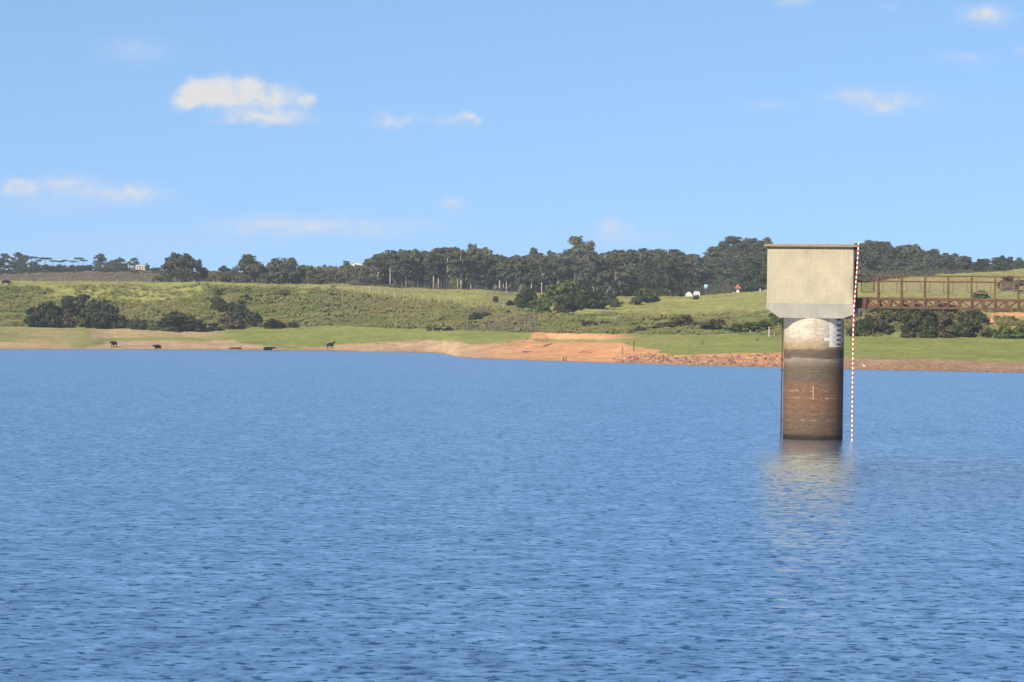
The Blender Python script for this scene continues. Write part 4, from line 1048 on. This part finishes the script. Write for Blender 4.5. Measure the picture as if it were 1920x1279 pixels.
mb.add([(X0+c_, Y0, ZM), (X1-c_, Y0, ZM), (X1, Y0+c_, ZM), (X1, Y1, ZM), (X0, Y1, ZM), (X0, Y0+c_, ZM), (X0+c_, Y0, ZT), (X1-c_, Y0, ZT), (X1, Y0+c_, ZT), (X1, Y1, ZT), (X0, Y1, ZT), (X0, Y0+c_, ZT)],
       [(0, 1, 7, 6), (1, 2, 8, 7), (2, 3, 9, 8), (3, 4, 10, 9), (4, 5, 11, 10), (5, 0, 6, 11), (5, 4, 3, 2, 1, 0), (6, 7, 8, 9, 10, 11)])
mb.build('wall', m_wall, tower)
mb = MB(); q = .012
pr = [(-1.62, ZB), (1.50, ZB), (X1+q, 6.24), (X1+q, ZM-.004), (X0-q, ZM-.004), (X0-q, 6.50)]
mb.add([(x, Y0-q, z) for x, z in pr]+[(x, Y1+q, z) for x, z in pr], [tuple(range(6)), tuple(range(11, 5, -1))]+[(k, (k+1) % 6, 6+(k+1) % 6, 6+k) for k in range(6)])
mb.build('base', m_base, tower)
mb = MB(); mb.box((X0+.1, Y0+.1, ZT-.02), (X1-.1, Y1-.1, ZR)); mb.build('neck', m_roof, tower)
mb = MB(); o_ = .17
mb.box((X0-o_, Y0-o_, ZR), (X1+o_, Y1+o_, ZR+.085)); mb.box((X0-.05, Y0-.05, ZR+.085), (X1+.05, Y1+.05, ZR+.12)); mb.build('roof', m_roof, tower)
mb = MB(); mb.box((X1+q+.002, -.9, 6.17), (X1+.3, .9, 6.50)); mb.build('bearing_block', m_base, tower)
M_STEEL = simple('dark_steel_door', (.05, .03, .025), .3, 3)
mb = MB(); mb.box((X1+.003, -.45, 7.06), (X1+.05, .45, 9.0)); dr = mb.build('door', M_STEEL, tower)
mb = MB(); mb.tube([(X1+.09, -.3, 7.9), (X1+.09, -.3, 8.15)], .015, 6); mb.build('handle', M_STEEL, dr)
# rusty pipe beside the shaft
m_rust, n, p = new_mat('rusty_steel', .8, .3)
oc = n.node('ShaderNodeTexCoord').outputs['Object']; f = n.noise(oc, 3, 6, .7); f2 = n.noise(oc, 25, 4, .6)
c = n.mix(n.smooth(f, .35, .65), (.04, .02, .014), (.088, .04, .026)); c = n.mix(n.smooth(f2, .5, .75), c, (.055, .028, .02)); n.put(p.inputs['Base Color'], c)
mb = MB(); mb.tube([(-1.60, .1, -2), (-1.60, .1, 3.4), (-1.58, .1, 6.3)], .035, 8); pipe = mb.build('pipe', m_rust, tower, True)
for z in (.93, 3.42):
    mb = MB(); mb.tube([(-1.60, .1, z-.05), (-1.60, .1, z+.05)], .06, 8); mb.build('collar', m_rust, pipe)
    mb = MB(); mb.box((-1.6, .08, z-.02), (-1.40, .12, z+.02)); mb.build('bracket', m_rust, pipe)
# painted staff gauge, curved with the shaft
def curved(a0, a1, z0, z1, R, R0=1.501):
    mb = MB(); k = 8; A = [math.radians(a0+(a1-a0)*i/k+3.8) for i in range(k+1)]; vs = []
    for a in A:
        for rr, z in ((R, z0), (R, z1), (R0, z1), (R0, z0)): vs.append((rr*math.sin(a), -rr*math.cos(a), z))
    fs = []
    for i in range(k):
        for j in range(4): fs.append((i*4+j, i*4+(j+1) % 4, (i+1)*4+(j+1) % 4, (i+1)*4+j))
    fs += [(0, 1, 2, 3), tuple(k*4+j for j in (3, 2, 1, 0))]
    mb.add(vs, fs); return mb
M_GW = simple('white_gauge_paint', (.62, .63, .63), .12, 6)
M_GR = simple('brown_gauge_paint', (.24, .09, .06), .2, 6)
gauge = empty('water_gauge', (0, 0, 0)); gauge.parent = tower
curved(31, 64, 4.62, 6.04, 1.512).build('board', M_GW, gauge)
curved(20, 76, 4.94, 5.07, 1.507).build('crossbar', M_GW, gauge)
for z in (6.0, 5.73, 5.48, 5.24, 5.0, 4.78, 4.6):
    curved(47.5, 62, z-.065, z+.03, 1.518).build('mark', M_GR, gauge)
# small dashes standing for the painted figures of the scale
for z in (5.62, 5.36, 5.12, 4.88):
    curved(40, 43.5, z-.012, z+.012, 1.516).build('tick', M_GR, gauge)

# banded cable
M_RED = simple('red_paint', (.60, .05, .035), .2, 5); M_WHT = simple('white_paint', (.78, .75, .70), .1, 5)
pth = [(2.26, -1.78, 9.82), (2.20, -1.78, 8.6), (2.13, -1.76, 7.5), (2.07, -1.74, 6.5), (2.05, -1.72, 5.4), (2.05, -1.7, 2.5), (2.06, -1.7, -.5)]
L = [0]
for a, b in zip(pth[:-1], pth[1:]): L.append(L[-1]+(Vector(b)-Vector(a)).length)
def pat(s):
    k = max(i for i in range(len(L)) if L[i] <= s+1e-9); k = min(k, len(L)-2)
    return Vector(pth[k]).lerp(Vector(pth[k+1]), (s-L[k])/(L[k+1]-L[k]))
mb = MB(); s = 0; per = .237
while s < L[-1]-per:
    mb.tube([pat(s), pat(s+.02), pat(s+.115), pat(s+.13)], [.026, .037, .037, .026], 8, 0)
    mb.tube([pat(s+.13), pat(s+per)], .036, 8, 1); s += per
cab = mb.build('banded_cable', [M_WHT, M_RED], None, False); cab.location = tower.location; cab.rotation_euler = (0, 0, TRZ)
tag(cab, 'thin red and white banded gauge cable hanging from the roof corner into the water', 'cable')

# ------------------------------------------------------------------ footbridge
bridge = empty('footbridge', tower.location, TRZ); tag(bridge, 'rusty steel truss footbridge with railings leading right from the tower', 'bridge')
BX0 = 2.05; P0 = 3.19; SP = 1.146; NP = 8; BX1 = P0+SP*(NP+.5)
ZD, ZC, ZH, ZQ = 7.05, 6.63, 8.20, 7.94; YN, YF = -.62, .62
mb = MB()
mb.box((BX0+.33, YN+.06, ZD+.045), (BX1, YF-.06, ZD+.075)); mb.build('deck', m_rust, bridge)
for side, yy in (('near', YN), ('far', YF)):
    mb = MB(); mb.bar((BX0, yy, ZD), (BX1, yy, ZD), .12, .08)
    mb.bar((BX0, yy, ZC), (BX1, yy, ZC), .11, .09); mb.build('chord', m_rust, bridge)
    mb = MB(); e = .006
    mb.add([(BX0, yy-e, ZC+.04), (BX0+1.0, yy-e, ZC+.04), (BX0+.35, yy-e, ZD-.04), (BX0, yy-e, ZD-.04), (BX0, yy+e, ZC+.04), (BX0+1.0, yy+e, ZC+.04), (BX0+.35, yy+e, ZD-.04), (BX0, yy+e, ZD-.04)],
       [(0, 1, 2, 3), (7, 6, 5, 4), (0, 1, 5, 4), (1, 2, 6, 5), (2, 3, 7, 6), (3, 0, 4, 7)]); mb.build('gusset_plate', m_rust, bridge)
    for k in range(NP+1):
        x = P0+SP*k
        mb = MB(); mb.bar((x, yy-.05, ZC-.02), (x, yy-.05, ZH), .085, .06)
        mb.build('railing_post', m_rust, bridge)
        xm = x-SP/2
        mb = MB(); mb.bar((xm, yy, ZC+.04), (xm, yy, ZD-.04), .19, .07); mb.build('vertical', m_rust, bridge)
        mb = MB(); mb.bar((x+.07, yy, ZC+.04), (x+.07, yy, ZD-.04), .08, .06); mb.build('vertical', m_rust, bridge)
        for a, b in (((xm-SP/2+.1), xm-.05), (xm+.05, x-.03)):
            mb = MB()
            if x < 7.95: mb.bar((a, yy+.035, ZD-.03), (b, yy+.035, ZC+.03), .075, .05)
            else: mb.bar((a, yy+.035, ZC+.03), (b, yy+.035, ZD-.03), .075, .05)
            mb.build('diagonal', m_rust, bridge)
    mb = MB(); mb.bar((BX0, yy-.05, ZH+.02), (BX1, yy-.05, ZH+.02), .04, .04); mb.build('top_rail', m_rust, bridge)
    mb = MB(); mb.bar((BX0, yy-.02, ZQ), (BX1, yy-.02, ZQ), .05, .04); mb.build('mid_rail', m_rust, bridge)
M_MESH = simple('galvanised_mesh', (.21, .18, .145), .15, 4, .6, .3)
for k in range(NP+1):
    x = P0+SP*k; z0, z1 = 7.40, ZQ-.025
    mb = MB(); y = YN-.0
    for a, b in (((x-.22, y, z0), (x-.22, y, z1)), ((x+.24, y, z0), (x+.24, y, z1)), ((x-.22, y, z0), (x+.24, y, z0))): mb.bar(a, b, .03)
    mb.build('rail_frame', m_rust, bridge)
    mb = MB(); xa, xb = x-SP+.26, x-.24; y = YF-.03
    for a, b in (((xa, y, z0), (xa, y, z1)), ((xb, y, z0), (xb, y, z1)), ((xa, y, z0), (xb, y, z0))): mb.bar(a, b, .03)
    for i in range(1, 13): xx = xa+(xb-xa)*i/13; mb.bar((xx, y, z0), (xx, y, z1), .007)
    for i in range(1, 10): q_ = z0+(z1-z0)*i/10; mb.bar((xa, y, q_), (xb, y, q_), .007)
    mb.build('mesh_panel', M_MESH, bridge)
mb = MB()
for k in range(2*NP+2): x = BX0+.3+k*SP/2; mb.bar((x, YN, ZC), (x, YF, ZC), .06)
mb.build('cross_beams', m_rust, bridge)
# pier carrying the outer end of the span (just outside the picture)
mb = MB(); mb.tube([(BX1-.2, 0, -3), (BX1-.2, 0, 6.2)], .55, 24); mb.box((BX1-.75, -1.0, 6.2), (BX1+.35, 1.0, 6.58))
o = mb.build('bridge_pier', m_base); o.location = tower.location; o.rotation_euler = (0, 0, TRZ); tag(o, 'concrete pier under the outer end of the rusty footbridge', 'pier')

# ------------------------------------------------------------------ air
hm = bpy.data.materials.new('haze_air'); hm.use_nodes = True; n = NT(hm.node_tree); n.n.clear()
pv = n.node('ShaderNodeVolumePrincipled'); pv.inputs['Density'].default_value = .00013; pv.inputs['Color'].default_value = (.72, .86, 1, 1); pv.inputs['Anisotropy'].default_value = 0.1
om = n.node('ShaderNodeOutputMaterial'); n.l.new(pv.outputs[0], om.inputs['Volume'])
zlo = float(Z.min())-1.5
mb = MB(); mb.box((-3900, -300, zlo), (3900, 2800, 75)); tag(mb.build('haze', hm), kind='stuff')
